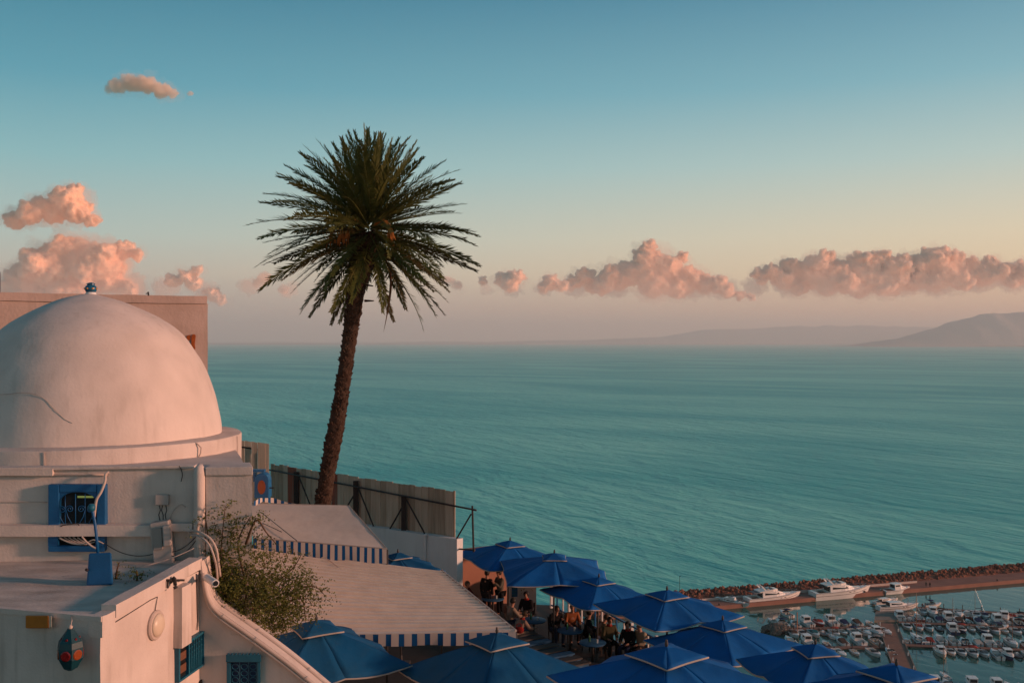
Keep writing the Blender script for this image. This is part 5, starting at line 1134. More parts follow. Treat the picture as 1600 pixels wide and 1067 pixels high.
for lab, (px, py), kd, le, tu, ar, rz, jk, tr, hr, sc_ in PPL:
    h = 1.62 if kd == 'stand' else (1.22 - (.22 if le > .4 else 0)); p = head_at(px, py, h)
    person(lab, (p.x, p.y, FLZ), rz, (kd, le, tu, ar), jk, tr, hr, sc_)
    if kd == 'sit': put(ch, p.x, p.y, FLZ + 0.0, rz, 'dark chair under the ' + lab.replace('person', 'person').split(' seated')[0].split(' leaning')[0].split(' bending')[0].split(' facing')[0].split(' standing')[0].split(' near')[0].split(' with a bare')[0].split(' behind')[0])
t = thing('red_bag', 'red bag lying on the bench top at the awning edge', 'bag', S(812, 984, FLZ + .6)); c = S(811, 984, FLZ + 0.72)
g = G(); g.ball(c, (.17, .12, .12), 2, jit=.05); make('bag_body', g, red, t, smooth=True); g = G(); g.tube(cr([tuple(c + Vector(q)) for q in ((-.1, 0, .08), (-.06, 0, .2), (.06, 0, .2), (.1, 0, .08))], 4), .012, 6); make('strap', g, red, t, smooth=True)

# ------------------------------------------------------------------ breakwater and quay
quay_m = mat('quay_concrete', (0.36, 0.18, 0.135), 0.9, 0.15, col2=(0.25, 0.125, 0.095), vs=0.25, var=0.6, bump=0.3, bs=2)
conc_m = mat('pale_concrete', (0.34, 0.27, 0.22), 0.9, 0.15, col2=(0.25, 0.20, 0.165), vs=0.5, bump=0.3, bs=2)
rock_m = mat('armour_rock', (0.36, 0.15, 0.095), 0.95, 0.1, col2=(0.13, 0.06, 0.045), vs=0.45, var=0.9, bump=0.8, bs=2.5, dist=0.2)
red_deck = mat('red_brown_decking', (0.34, 0.18, 0.13), 0.85, 0.15, col2=(0.24, 0.125, 0.09), vs=0.6, bump=0.3, bs=6)
X0, X1 = 28.0, 292.0
def BW(x, o, z):      # o metres outward from the quay edge
    p = bwL(x); return Vector((p.x - 0.29 * o, p.y + 0.957 * o, z))
g = G(); nxx = 60
sec = [(0, -3), (0, 1.25), (0.4, 1.3), (8.2, 1.35), (8.7, 1.4)]
g.grid(lambda i, j: BW(X0 + (X1 - X0) * i / (nxx - 1), *sec[j]), nxx, len(sec)); g.f = [f[::-1] for f in g.f]
make('quay', g, quay_m, kind='structure')
g = G(); sec2 = [(8.5, -3), (8.5, 1.4), (10.5, 1.9), (13, 2.2), (16, 1.5), (22, -3)]
def rk(i, j):
    x = X0 + (X1 - X0) * i / 149; o, z = sec2[j]; n_ = noise.noise(Vector((x * .4, j * 3, 0))); return BW(x, o + n_ * .5, z + (n_ * .6 if j > 1 else 0))
g.grid(rk, 150, len(sec2)); g.f = [f[::-1] for f in g.f]; make('rock_mound', g, rock_m, kind='structure')
rr = random.Random(77); g = G(); ico = bmesh.new(); bmesh.ops.create_icosphere(ico, subdivisions=1, radius=1); iv = [v.co.copy() for v in ico.verts]; iff = [tuple(v.index for v in f.verts) for f in ico.faces]; ico.free()
for k in range(4200):
    x = rr.uniform(X0, X1); u = rr.random(); o = 8.6 + u * 11
    z = 1.2 + (1.3 * min(1, u / 0.38)) if u < 0.6 else 2.5 - (u - 0.6) * 8
    r = rr.uniform(0.32, 0.8) * (1.35 if rr.random() < .12 else 1); c = BW(x, o, z + rr.uniform(-.3, .35)); M3 = Euler((rr.uniform(0, 6), rr.uniform(0, 6), rr.uniform(0, 6))).to_matrix()
    g.add([c + M3 @ Vector((v.x * r * rr.uniform(.75, 1.2), v.y * r * 0.8 * rr.uniform(.8, 1.15), v.z * r * .65 * rr.uniform(.8, 1.2))) for v in iv], iff)
for k in range(240):
    o = rr.uniform(0.3, 19); r = rr.uniform(0.5, 1.1); x = X0 - rr.uniform(-1, 5) * (1 - ((o - 10) / 12) ** 2); c = BW(x, o, rr.uniform(-.2, 1.5 if o < 9 else 2.6) * (1 if x > X0 - 3 else .4)); M3 = Euler((rr.uniform(0, 6), rr.uniform(0, 6), rr.uniform(0, 6))).to_matrix()
    g.add([c + M3 @ Vector((v.x * r, v.y * r * .8, v.z * r * .7)) * rr.uniform(.85, 1.1) for v in iv], iff)
make('armour_rocks', g, rock_m, kind='stuff', label='reddish armour rocks heaped along the seaward side of the breakwater', cat='rocks')
# low white kerb wall along the promenade
kw = thing('promenade_wall', 'low pale wall running along the breakwater promenade behind the yachts', 'wall', BW(60, 8, 1.3))
g = G()
for i in range(24):
    xa, xb = 56 + i * 3.6, 56 + (i + 1) * 3.6; pa_, pb2 = BW(xa, 6.6, 1.35), BW(xb, 6.6, 1.35); g.beam(pa_ + Vector((0, 0, .35)), pb2 + Vector((0, 0, .35)), 0.35, 0.7)
make('wall', g, mat('pale_kerb', (0.55, 0.45, 0.40), 0.85, 0.2), kw)
for k, (px, py) in enumerate(((1086, 938), (1425, 917), (1562, 906))):
    t = thing('bollard', ('dark mooring bollard near the left end of the quay', 'dark mooring bollard by the bow of the small pilot boat', 'dark mooring bollard far along the bare quay')[k], 'bollard', BW(60 + k * 45, .6, 1.3)); p = BW(66 + k * 52, .7, 1.3); g = G(); g.lathe([(.25, 0), (.2, .3), (.3, .5), (.2, .6)], 10, p); make('post', g, black_m, t, smooth=True)
for k, (px, py, ht, lb) in enumerate(((1062, 944, 9, 'thin tall lamp pole on the quay above the railing umbrella'), (1096, 946, 4, 'short thin pole on the quay beside the moored small boats'))):
    p = S(px, py, 1.35); t = thing('quay_pole', lb, 'pole', p); g = G(); g.tube([p, p + Vector((0, 0, ht))], [.09, .05], 6); make('shaft', g, black_m, t); g = G(); g.box(p + Vector((.15, 0, ht)), (.5, .2, .08)); make('lamp_head', g, black_m, t)

# ------------------------------------------------------------------ boats
gel = mat('white_gelcoat', (0.80, 0.77, 0.74), 0.3, 0.5, col2=(0.70, 0.67, 0.64), vs=0.7, coat=0.2); cream = mat('cream_gelcoat', (0.58, 0.50, 0.42), 0.35, 0.5); navy_h = mat('navy_hull', (0.03, 0.05, 0.12), 0.3, 0.5); red_h = mat('red_hull', (0.35, 0.04, 0.03), 0.35, 0.5)
teak = mat('teak_deck', (0.26, 0.15, 0.09), 0.7, 0.2, col2=(0.19, 0.11, 0.07), vs=3); gdeck = mat('grey_cockpit', (0.30, 0.29, 0.28), 0.8, 0.2); orange_c = mat('orange_canvas', (0.52, 0.13, 0.04), 0.85, 0.1)
cv = {n: mat(n + '_canvas', c, 0.85, 0.1) for n, c in (('navy', (.02, .035, .09)), ('black', (.015, .015, .017)), ('brown', (.10, .06, .045)), ('cream', (.52, .46, .39)), ('teal', (.02, .14, .16)), ('grey', (.20, .20, .20)), ('red', (.30, .04, .03)))}
steel = mat('stainless', (0.5, 0.48, 0.46), 0.3, 0.5, metal=0.8); rubber = mat('grey_tube', (0.22, 0.22, 0.23), 0.6, 0.3); boot = mat('boot_stripe', (0.05, 0.03, 0.03), 0.5, 0.3)
def hull_sec(L, B, D, t, pinch=2.3, stern=0.90, flare=0.84):
    y = -L / 2 + L * t
    b = B / 2 * (stern + (1 - stern) * min(1, t / .4)) if t < .42 else B / 2 * max(0.0, 1 - ((t - .42) / .58) ** pinch)
    zs = D * (1 + .30 * t * t); zc = 0.06 + 0.5 * D * max(0, (t - .62) / .38) ** 1.6; zk = -0.28 + (D * 0.85 + .28) * max(0, (t - .80) / .20) ** 1.8
    return y, b, zs, min(zc, zs - .03), min(zk, zs - .06), b * flare
def hull(L, B, D, n=15, well=(0.06, 0.56), floor=0.22, gun=0.13, **k):
    h, dk, fl = G(), G(), G(); T = [i / (n - 1) * (1 - .0) for i in range(n)]
    S5 = []
    for t in T:
        y, b, zs, zc, zk, bc = hull_sec(L, B, D, t, **k); rk_ = (L * .05) * (1 if t > .97 else 0)
        S5.append([Vector((-b, y + rk_, zs)), Vector((-bc, y, zc)), Vector((0, y, zk)), Vector((bc, y, zc)), Vector((b, y + rk_, zs))])
    h.grid(lambda i, j: S5[i][j], n, 5); h.f.append((0, 1, 2, 3, 4)); h.m.append(0)
    T2 = sorted(set(T + list(well))); P = []
    for t in T2:
        y, b, zs, *_ = hull_sec(L, B, D, t, **k); P.append((t, y, b, zs))
    for (t0, y0, b0, z0), (t1, y1, b1, z1) in zip(P, P[1:]):
        if well[0] - 1e-6 <= t0 and t1 <= well[1] + 1e-6:
            i0, i1 = max(b0 - gun, 0), max(b1 - gun, 0)
            for q in (-1, 1): dk.add([(q * b0, y0, z0), (q * i0, y0, z0 + .02), (q * i1, y1, z1 + .02), (q * b1, y1, z1)], [(0, 1, 2, 3)]); dk.add([(q * i0, y0, z0 + .02), (q * i0, y0, floor), (q * i1, y1, floor), (q * i1, y1, z1 + .02)], [(0, 1, 2, 3)])
            fl.add([(-i0, y0, floor), (i0, y0, floor), (i1, y1, floor), (-i1, y1, floor)], [(0, 1, 2, 3)])
        else: dk.add([(-b0, y0, z0), (0, y0, z0 + .10), (0, y1, z1 + .10), (-b1, y1, z1), (b0, y0, z0), (b1, y1, z1)], [(0, 1, 2, 3), (1, 4, 5, 2)])
    for t, q in ((well[0], 1), (well[1], -1)):
        y, b, zs, *_ = hull_sec(L, B, D, t, **k); i_ = b - gun; dk.add([(-i_, y, floor), (i_, y, floor), (i_, y, zs + .02), (-i_, y, zs + .02)], [(0, 1, 2, 3)])
    return h, dk, fl
def loft(secs):       # secs: y, half width bottom, half width top, z0, z1
    g = G()
    for (y0, a0, b0, l0, h0), (y1, a1, b1, l1, h1) in zip(secs, secs[1:]):
        g.add([(-a0, y0, l0), (-b0, y0, h0), (b0, y0, h0), (a0, y0, l0), (-a1, y1, l1), (-b1, y1, h1), (b1, y1, h1), (a1, y1, l1)], [(0, 1, 5, 4), (1, 2, 6, 5), (2, 3, 7, 6), (3, 0, 4, 7)])
    g.f += [(0, 3, 2, 1), tuple(len(g.v) - 4 + q for q in (0, 1, 2, 3))]; g.m += [0, 0]; return g
def outboard(t, L, D):
    g = G(); g.hexa([Vector(q) for q in ((-.17, -L / 2 - .45, D + .02), (.17, -L / 2 - .45, D + .02), (.15, -L / 2 - .05, D), (-.15, -L / 2 - .05, D))], [Vector(q) for q in ((-.14, -L / 2 - .38, D + .42), (.14, -L / 2 - .38, D + .42), (.12, -L / 2 - .05, D + .36), (-.12, -L / 2 - .05, D + .36))]); g.box((0, -L / 2 - .22, D / 2 - .1), (.14, .2, D + .25)); make('outboard', g, black_m, t, bevel=.03)
def rails(t, L, B, D):
    g = G()
    for q in (-1, 1):
        pts = []
        for tt in (.6, .72, .84, .95): y, b, zs, *_ = hull_sec(L, B, D, tt); pts.append(Vector((q * max(b - .08, .02), y, zs + .45)))
        g.tube(pts, .022, 5)
        for p in pts[:-1]: g.tube([p, p - Vector((0, 0, .42))], .018, 4)
    make('bow_rail', g, steel, t)
def boat(kind):
    L, B, D = {'runabout': (6.0, 2.35, .72), 'cuddy': (7.2, 2.6, .92), 'covered': (6.4, 2.45, .78), 'bimini': (6.6, 2.5, .8), 'skiff': (4.8, 1.9, .55), 'inflatable': (5.2, 2.2, .5), 'wheelhouse': (8.0, 2.85, 1.0), 'sailboat': (8.6, 2.8, 1.0)}[kind]
    t = thing(kind, kind, 'boat'); 
    if kind == 'inflatable':
        g = G(); pts = [(-.85, -2.6, .3), (-.85, 0.8, .32), (-.7, 1.6, .42), (-.35, 2.3, .55), (0, 2.55, .6), (.35, 2.3, .55), (.7, 1.6, .42), (.85, .8, .32), (.85, -2.6, .3)]; g.tube(cr(pts, 3), .25, 10); make('hull', g, rubber, t, smooth=True)
        g = G(); g.prism([Vector(q) for q in ((-.7, -2.3, .1), (.7, -2.3, .1), (.7, .9, .1), (0, 2.2, .25), (-.7, .9, .1))], (0, 0, .12)); make('deck', g, gdeck, t)
        g = G(); g.box((0, -.3, .55), (.6, .5, .8)); make('console', g, gel, t, bevel=.04); g = G(); g.box((0, -1.2, .42), (.8, .5, .45)); make('seat', g, cv['cream'], t, bevel=.05); outboard(t, 5.0, .4); index_kids(t); return t
    h, dk, fl = hull(L, B, D, well=(.05, .62) if kind in ('skiff', 'bimini') else ((.05, .34) if kind in ('wheelhouse', 'sailboat') else (.05, .52)))
    make('hull', h, gel, t, auto=45); make('deck', dk, gel, t, auto=30); make('cockpit_floor', fl, teak if kind in ('bimini', 'sailboat') else gdeck, t)
    g = G()
    for q in (-1, 1):
        pts = []
        for i in range(11): y, b, zs, zc, zk, bc = hull_sec(L, B, D, i / 10 * .97); f_ = .80; pts.append(Vector((q * (bc + (b - bc) * f_ + .012), y, zc + (zs - zc) * f_)))
        g.tube(pts, .035, 4)
    make('rubbing_strake', g, boot, t)
    if kind != 'sailboat': outboard(t, L, D)
    if kind in ('runabout', 'cuddy', 'covered', 'bimini'):
        yw = L * (.04 if kind != 'bimini' else .1); zz = D * 1.1
        g = G(); w = B * .40
        g.add([(-w, yw - .55, zz), (-w * .75, yw + .25, zz + .05), (w * .75, yw + .25, zz + .05), (w, yw - .55, zz), (-w * .92, yw - .65, zz + .5), (-w * .65, yw - .1, zz + .5), (w * .65, yw - .1, zz + .5), (w * .92, yw - .65, zz + .5)], [(0, 1, 5, 4), (1, 2, 6, 5), (2, 3, 7, 6)]); ws = make('windshield', g, glass_d, t); ws.modifiers.new('th', 'SOLIDIFY').thickness = .03
    if kind in ('runabout', 'skiff', 'bimini', 'cuddy'):
        for x in (-B * .2, B * .2): g = G(); g.box((x, -L * .08, .42), (.5, .5, .42)); g.box((x, -L * .08 - .22, .75), (.5, .1, .5)); make('seat', g, cv['cream'], t, bevel=.05)
        g = G(); g.box((0, -L * .36, .42), (B * .62, .5, .4)); make('stern_bench', g, cv['cream'], t, bevel=.05)
    if kind == 'cuddy':
        make('cabin', loft([(L * .02, B * .36, B * .32, D * 1.08, D * 1.08 + .42), (L * .18, B * .31, B * .26, D * 1.12, D * 1.12 + .38), (L * .36, B * .14, B * .10, D * 1.2, D * 1.2 + .12)]), gel, t, auto=30)
        for q in (-1, 1): g = G(); g.box((q * B * .335, L * .09, D * 1.1 + .24), (.05, L * .11, .14)); make('porthole', g, glass_d, t)
    if kind == 'covered':
        make('canvas_cover', loft([(-L * .44, B * .42, B * .34, D * .98, D + .10), (-L * .2, B * .46, B * .30, D, D + .42), (L * .02, B * .44, B * .28, D * 1.05, D + .68), (L * .12, B * .36, B * .2, D * 1.1, D + .42)]), cv['navy'], t, auto=40); rails(t, L, B, D)
    if kind == 'bimini':
        g = G()
        for x in (-B * .4, B * .4): g.tube([(x, -L * .1, D), (x, -L * .22, D + 1.15)], .02, 5); g.tube([(x, -L * .1, D), (x, L * .02, D + 1.15)], .02, 5)
        make('frame', g, steel, t); g = G(); g.grid(lambda i, j: Vector(((j / 6 - .5) * B * .9, -L * .24 + i / 5 * L * .28, D + 1.2 + .12 * math.cos((j / 6 - .5) * PI) + .03 * math.sin(i))), 6, 7); o = make('bimini_top', g, cv['navy'], t, smooth=True); o.modifiers.new('th', 'SOLIDIFY').thickness = .03
    if kind == 'wheelhouse':
        make('cabin', loft([(-L * .14, B * .36, B * .34, D, D + 1.35), (L * .08, B * .37, B * .33, D * 1.06, D + 1.35), (L * .16, B * .36, B * .26, D * 1.08, D + .72), (L * .34, B * .18, B * .12, D * 1.2, D + .5)]), gel, t, auto=30)
        g = G(); g.box((0, -L * .01, D + 1.40), (B * .74, L * .30, .07)); make('cabin_roof', g, gel, t, bevel=.02)
        for q in (-1, 1): g = G(); g.box((q * B * .352, -L * .03, D + 1.02), (.05, L * .16, .36)); make('cabin_window', g, glass_d, t)
        g = G(); g.add([(-B * .30, L * .088, D + 1.28), (B * .30, L * .088, D + 1.28), (B * .27, L * .158, D + .80), (-B * .27, L * .158, D + .80)], [(0, 1, 2, 3)]); o = make('windscreen', g, glass_d, t); o.location = (0, .02, .02)
        g = G(); g.add([(-B * .28, -L * .145, D + 1.2), (B * .28, -L * .145, D + 1.2), (B * .28, -L * .145, D + .45), (-B * .28, -L * .145, D + .45)], [(0, 1, 2, 3)]); make('cabin_door', g, glass_d, t); rails(t, L, B, D)
        g = G(); g.tube([(0, -L * .02, D + 1.4), (0, -L * .02, D + 2.4)], .025, 5); make('aerial', g, steel, t)
    if kind == 'sailboat':
        make('cabin', loft([(-L * .1, B * .30, B * .27, D, D + .42), (L * .1, B * .28, B * .23, D * 1.05, D + .45), (L * .28, B * .14, B * .1, D * 1.15, D + .32)]), gel, t, auto=30)
        for q in (-1, 1): g = G(); g.box((q * B * .29, 0, D + .26), (.05, L * .14, .1)); make('porthole', g, glass_d, t)
        H = 12.5; g = G(); g.tube([(0, L * .1, D), (0, L * .1, D + H)], [.10, .06], 8); mo = make('mast', g, mat('wood_mast', (0.34, 0.17, 0.08), 0.5, 0.3), t)
        g = G(); g.tube([(0, L * .1, D + 1.5), (0, -L * .34, D + 1.6)], .06, 6); make('boom', g, steel, t); g = G(); g.tube([(0, L * .08, D + 1.66), (0, -L * .3, D + 1.74)], [.15, .10], 8); make('furled_sail', g, cv['navy'], t, smooth=True)
        g = G(); g.tube([(0, L * .1, D + H), (0, L * .49, D * 1.3)], .018, 4); g.tube([(0, L * .1, D + H), (0, -L * .48, D)], .018, 4)
        for q in (-1, 1): g.tube([(0, L * .1, D + H * .9), (q * B * .46, L * .06, D)], .018, 4)
        make('stays', g, steel, mo); rails(t, L, B, D)
    index_kids(t); return t
PB = {k: boat(k) for k in ('runabout', 'cuddy', 'covered', 'bimini', 'skiff', 'inflatable', 'wheelhouse', 'sailboat')}
NAMES = dict(runabout='motorboat', cuddy='cabin_motorboat', covered='covered_motorboat', bimini='motorboat_with_sunshade', skiff='open_skiff', inflatable='inflatable_boat', wheelhouse='wheelhouse_boat', sailboat='sailing_yacht')
for k, o in PB.items(): o.name = NAMES[k]; KIDS[o.name] = KIDS.pop(k) if k in KIDS else [c.name for c in o.children]
ORD = 'first second third fourth fifth sixth seventh eighth ninth tenth eleventh twelfth thirteenth fourteenth fifteenth sixteenth'.split()
rb = random.Random(19); taken = set()
def place(kind, p, rz, where, hullm=None, canvas=None, sc=1.0):
    src = PB[kind]
    if kind in taken: o = copy_tree(src)
    else: o = src; taken.add(kind)
    o.matrix_basis = Matrix.Translation(p) @ Matrix.Rotation(rz, 4, 'Z') @ Matrix.Scale(sc, 4)
    hn = 'white'
    for c in o.children:
        n_ = c.name.split('.')[0]
        if hullm and n_ == 'hull' and kind != 'inflatable':
            hn = hullm[0]
            for s_ in c.material_slots: s_.link = 'OBJECT'; s_.material = hullm[1]
        if canvas and n_ in ('canvas_cover', 'bimini_top'):
            for s_ in c.material_slots: s_.link = 'OBJECT'; s_.material = canvas[1]
    cvn = canvas[0] if canvas else 'navy'
    what = {'runabout': hn + ' open motorboat', 'cuddy': hn + ' cabin motorboat', 'covered': hn + ' motorboat under ' + cvn + ' cover', 'bimini': hn + ' motorboat with ' + cvn + ' sunshade', 'skiff': hn + ' open skiff', 'inflatable': 'grey inflatable boat', 'wheelhouse': hn + ' wheelhouse boat', 'sailboat': hn + ' mast sailing yacht'}[kind]
    o['label'] = what + ', ' + where; o['group'] = 'small boats moored at the pontoons'
    return o
HM = [None, None, None, None, ('cream', cream), ('navy', navy_h), ('red', red_h), None]
CVL = list(cv.items())
MIX = ['runabout', 'cuddy', 'covered', 'covered', 'bimini', 'runabout', 'skiff', 'cuddy', 'wheelhouse', 'inflatable']
def boat_row(a, b, n, far, where, kinds=MIX, fixed=(), jit=.12, warm=None):
    """boats along the pontoon from a to b, counted away from the walkway; far: on its seaward side, bow out"""
    d = (b - a).normalized(); nn_ = Vector((-d.y, d.x, 0)); 
    if nn_.y < 0: nn_ = -nn_
    for i in range(n):
        kind = fixed[i] if i < len(fixed) and fixed[i] else rb.choice(kinds)
        Lh = {'runabout': 6, 'cuddy': 7.2, 'covered': 6.4, 'bimini': 6.6, 'skiff': 4.8, 'inflatable': 5.2, 'wheelhouse': 8, 'sailboat': 8.6}[kind] / 2
        p = a.lerp(b, (i + .5) / n) + d * rb.uniform(-jit, jit); sgn = 1 if far else -1
        p = p + nn_ * sgn * (Lh * 1.1 + 1.7); ang = math.atan2(nn_.y, nn_.x) - PI / 2 + (0 if far else PI) + rb.uniform(-.03, .03)
        if rb.random() < .06: ang += PI
        o = place(kind, Vector((p.x, p.y, 0.0)), ang, ORD[i] + ' from the walkway, ' + where, warm or rb.choice(HM), rb.choice(CVL), rb.uniform(0.95, 1.10))
def pontoon(a, b, w, label, piles=6):
    t = thing('pontoon', label, 'pontoon', a); d = (b - a).normalized(); n_ = Vector((-d.y, d.x, 0)); L_ = (b - a).length; k = max(2, int(L_ / 6))
    for i in range(k):
        g = G(); p, q = a.lerp(b, (i + .01) / k), a.lerp(b, (i + .99) / k); g.beam(p + Vector((0, 0, .45)), q + Vector((0, 0, .45)), w, .16); make('deck_section', g, red_deck, t)
        g = G(); m_ = p.lerp(q, .5); g.beam(p.lerp(q, .2) + Vector((0, 0, .1)), p.lerp(q, .8) + Vector((0, 0, .1)), w * .8, .5); make('float', g, conc_m, t)
    for i in range(piles):
        p = a.lerp(b, (i + .5) / piles) + n_ * (w / 2 + .12); g = G(); g.tube([p - Vector((0, 0, 1)), p + Vector((0, 0, 1.9))], .13, 7); make('pile', g, black_m, t)
    return t
# main walkway
wk = thing('walkway', 'red brown floating walkway leading out between the moored boats', 'walkway', S(1420, 1040))
wa, wb = S(1386, 974, .6), S(1420, 1062, .6); dW = (wb - wa).normalized(); nW = Vector((-dW.y, dW.x, 0))
for i in range(11):
    g = G(); p, q = wa.lerp(wb, (i + .005) / 11), wa.lerp(wb, (i + .995) / 11); g.beam(p, q, 5.2, .3); make('deck_section', g, red_deck, wk)
for sd_ in (-1, 1): g = G(); g.beam(wa + nW * sd_ * 2.7 + Vector((0, 0, .1)), wb + nW * sd_ * 2.7 + Vector((0, 0, .1)), .22, .45); make('edge_beam', g, conc_m, wk)
for i in range(9):
    p = wa.lerp(wb, (i + .5) / 9) + nW * (2.2 if i % 2 else -2.2); g = G(); g.box(p + Vector((0, 0, .6)), (.22, .22, .9)); make('service_post', g, gel, wk)
hp = thing('landing_stage', 'pale concrete landing stage at the seaward head of the walkway', 'landing stage', S(1398, 965))
g = G(); q = [S(1366, 974, -.3), S(1418, 972, -.3), S(1414, 958, -.3), S(1368, 960, -.3)]; g.hexa(q, [v + Vector((0, 0, 1.0)) for v in q]); make('deck', g, conc_m, hp)
# pontoons, measured in the photograph
aR0, aR1 = S(1432, 951), S(1640, 964)
bR0, bR1 = S(1404, 974), S(1640, 984)
cR0, cR1 = S(1414, 1010), S(1640, 1019)
aL0, aL1 = S(1378, 981), S(1222, 985)
bL0, bL1 = S(1392, 1012), S(1180, 1017)
dR0, dR1 = S(1424, 1082), S(1640, 1092)
pontoon(aR0, aR1, 2.0, 'outermost pontoon east of the landing stage with boats on one side', 7)
pontoon(bR0, bR1, 2.0, 'second pontoon from the sea, leading off the head of the walkway', 8)
pontoon(cR0, cR1, 2.0, 'third pontoon from the sea, with the tall wooden mast beside it', 8)
pontoon(aL0, aL1, 2.0, 'short pontoon ending at the round rock pile near the yachts', 5)
pontoon(bL0, bL1, 2.0, 'pontoon running behind the drooping blue umbrella', 5)
pontoon(dR0, dR1, 2.0, 'nearest pontoon at the bottom edge of the harbour', 4)
boat_row(aL0, aL1, 8, True, 'seaward side of the short pontoon', fixed=('skiff', 'covered', 'covered', 'wheelhouse', 'covered', 'wheelhouse', 'runabout', 'bimini'))
boat_row(aL0, aL1, 10, False, 'landward side of the short pontoon')
boat_row(bL0, bL1, 8, True, 'seaward side of the umbrella-hidden pontoon')
boat_row(bL0, bL1, 8, False, 'landward side of the umbrella-hidden pontoon', fixed=('runabout', 'bimini', 'skiff', 'cuddy'))
boat_row(aR0, aR1, 15, False, 'landward side of the outermost pontoon', fixed=('covered', 'wheelhouse'))
boat_row(bR0, bR1, 15, True, 'seaward side of the second pontoon')
boat_row(bR0, bR1, 14, False, 'landward side of the second pontoon', fixed=('runabout', 'covered'))
boat_row(cR0, cR1, 12, True, 'seaward side of the third pontoon', fixed=('skiff', None))
boat_row(cR0.lerp(cR1, .17), cR1, 11, False, 'landward side of the third pontoon', fixed=('wheelhouse', 'runabout', 'runabout', 'bimini', 'covered', 'cuddy', 'wheelhouse', 'inflatable', 'cuddy'))
boat_row(dR0, dR1, 11, True, 'seaward side of the nearest pontoon', fixed=('inflatable', 'covered', 'wheelhouse', 'covered', 'skiff', 'wheelhouse'))
p = S(1441, 1006); place('sailboat', Vector((p.x, p.y + 3, 0)), 0.1, 'tall bare mast rising beside the third pontoon')
for q_, sc_, w_ in ((S(1300, 996), .62, 'slim mast among the short pontoon boats'), (S(1348, 1010), .5, 'short mast close left of the walkway'), (S(1490, 976), .6, 'mast in the middle of the second pontoon'), (S(1580, 1005), .65, 'mast toward the far end of the third pontoon'), (S(1476, 1058), .6, 'mast nearest the bottom of the harbour')): place('sailboat', Vector((q_.x, q_.y, 0)), PI * (1 if sc_ > .6 else 0) + .05, w_, None, None, sc_)
p = S(1526, 957); place('sailboat', Vector((p.x, p.y, 0)), PI / 2 - .2, 'short mast by the outermost pontoon', None, None, .55)
p = S(1420, 968); place('sailboat', Vector((p.x, p.y, 0)), .2, 'thin mast right by the landing stage', None, None, .5)
for px, py, kd, rz, w_ in ((1456, 947, 'bimini', -1.3, 'alone in open water off the outermost pontoon'), (1562, 983, 'bimini', -1.2, 'lying crosswise at the end of the second pontoon'), (1207, 971, 'skiff', .4, 'drifting by the round rock pile'), (1228, 961, 'bimini', .3, 'at anchor beside the round rock pile')):
    p = S(px, py); place(kd, Vector((p.x, p.y, 0)), rz, w_)
# round rock pile at the end of the short pontoon
g = G(); c = S(1214, 986)
for k in range(260):
    a = rr.uniform(0, 2 * PI); q = rr.random() ** .5 * 4.6; r = rr.uniform(.35, .7); g.ball(c + Vector((q * math.cos(a), q * math.sin(a) * .9, 1.9 * (1 - (q / 5) ** 2))), (r, r, r * .7), 1, jit=.2)
make('rock_pile', g, mat('grey_rock', (0.20, 0.16, 0.13), 0.95, 0.1, col2=(.1, .085, .075), vs=1.2, bump=.6, bs=3), kind='stuff', label='round grey rock pile at the tip of the short pontoon', cat='rocks')
p = c + Vector((5.5, -1.5, 0)); t = thing('pontoon_pile', 'pale mooring pile at the tip of the short pontoon', 'pile', p); g = G(); g.tube([p, p + Vector((0, 0, 6))], .16, 8); make('shaft', g, mat('rust_pile', (.40, .16, .09), .8, .2), t)
g = G(); a, b = S(1570, 960), S(1680, 965); g.beam(a, b, 1.2, .5); o = make('floating_boom', g, black_m); tag(o, 'dark floating boom lying off the end of the outermost pontoon', 'boom')

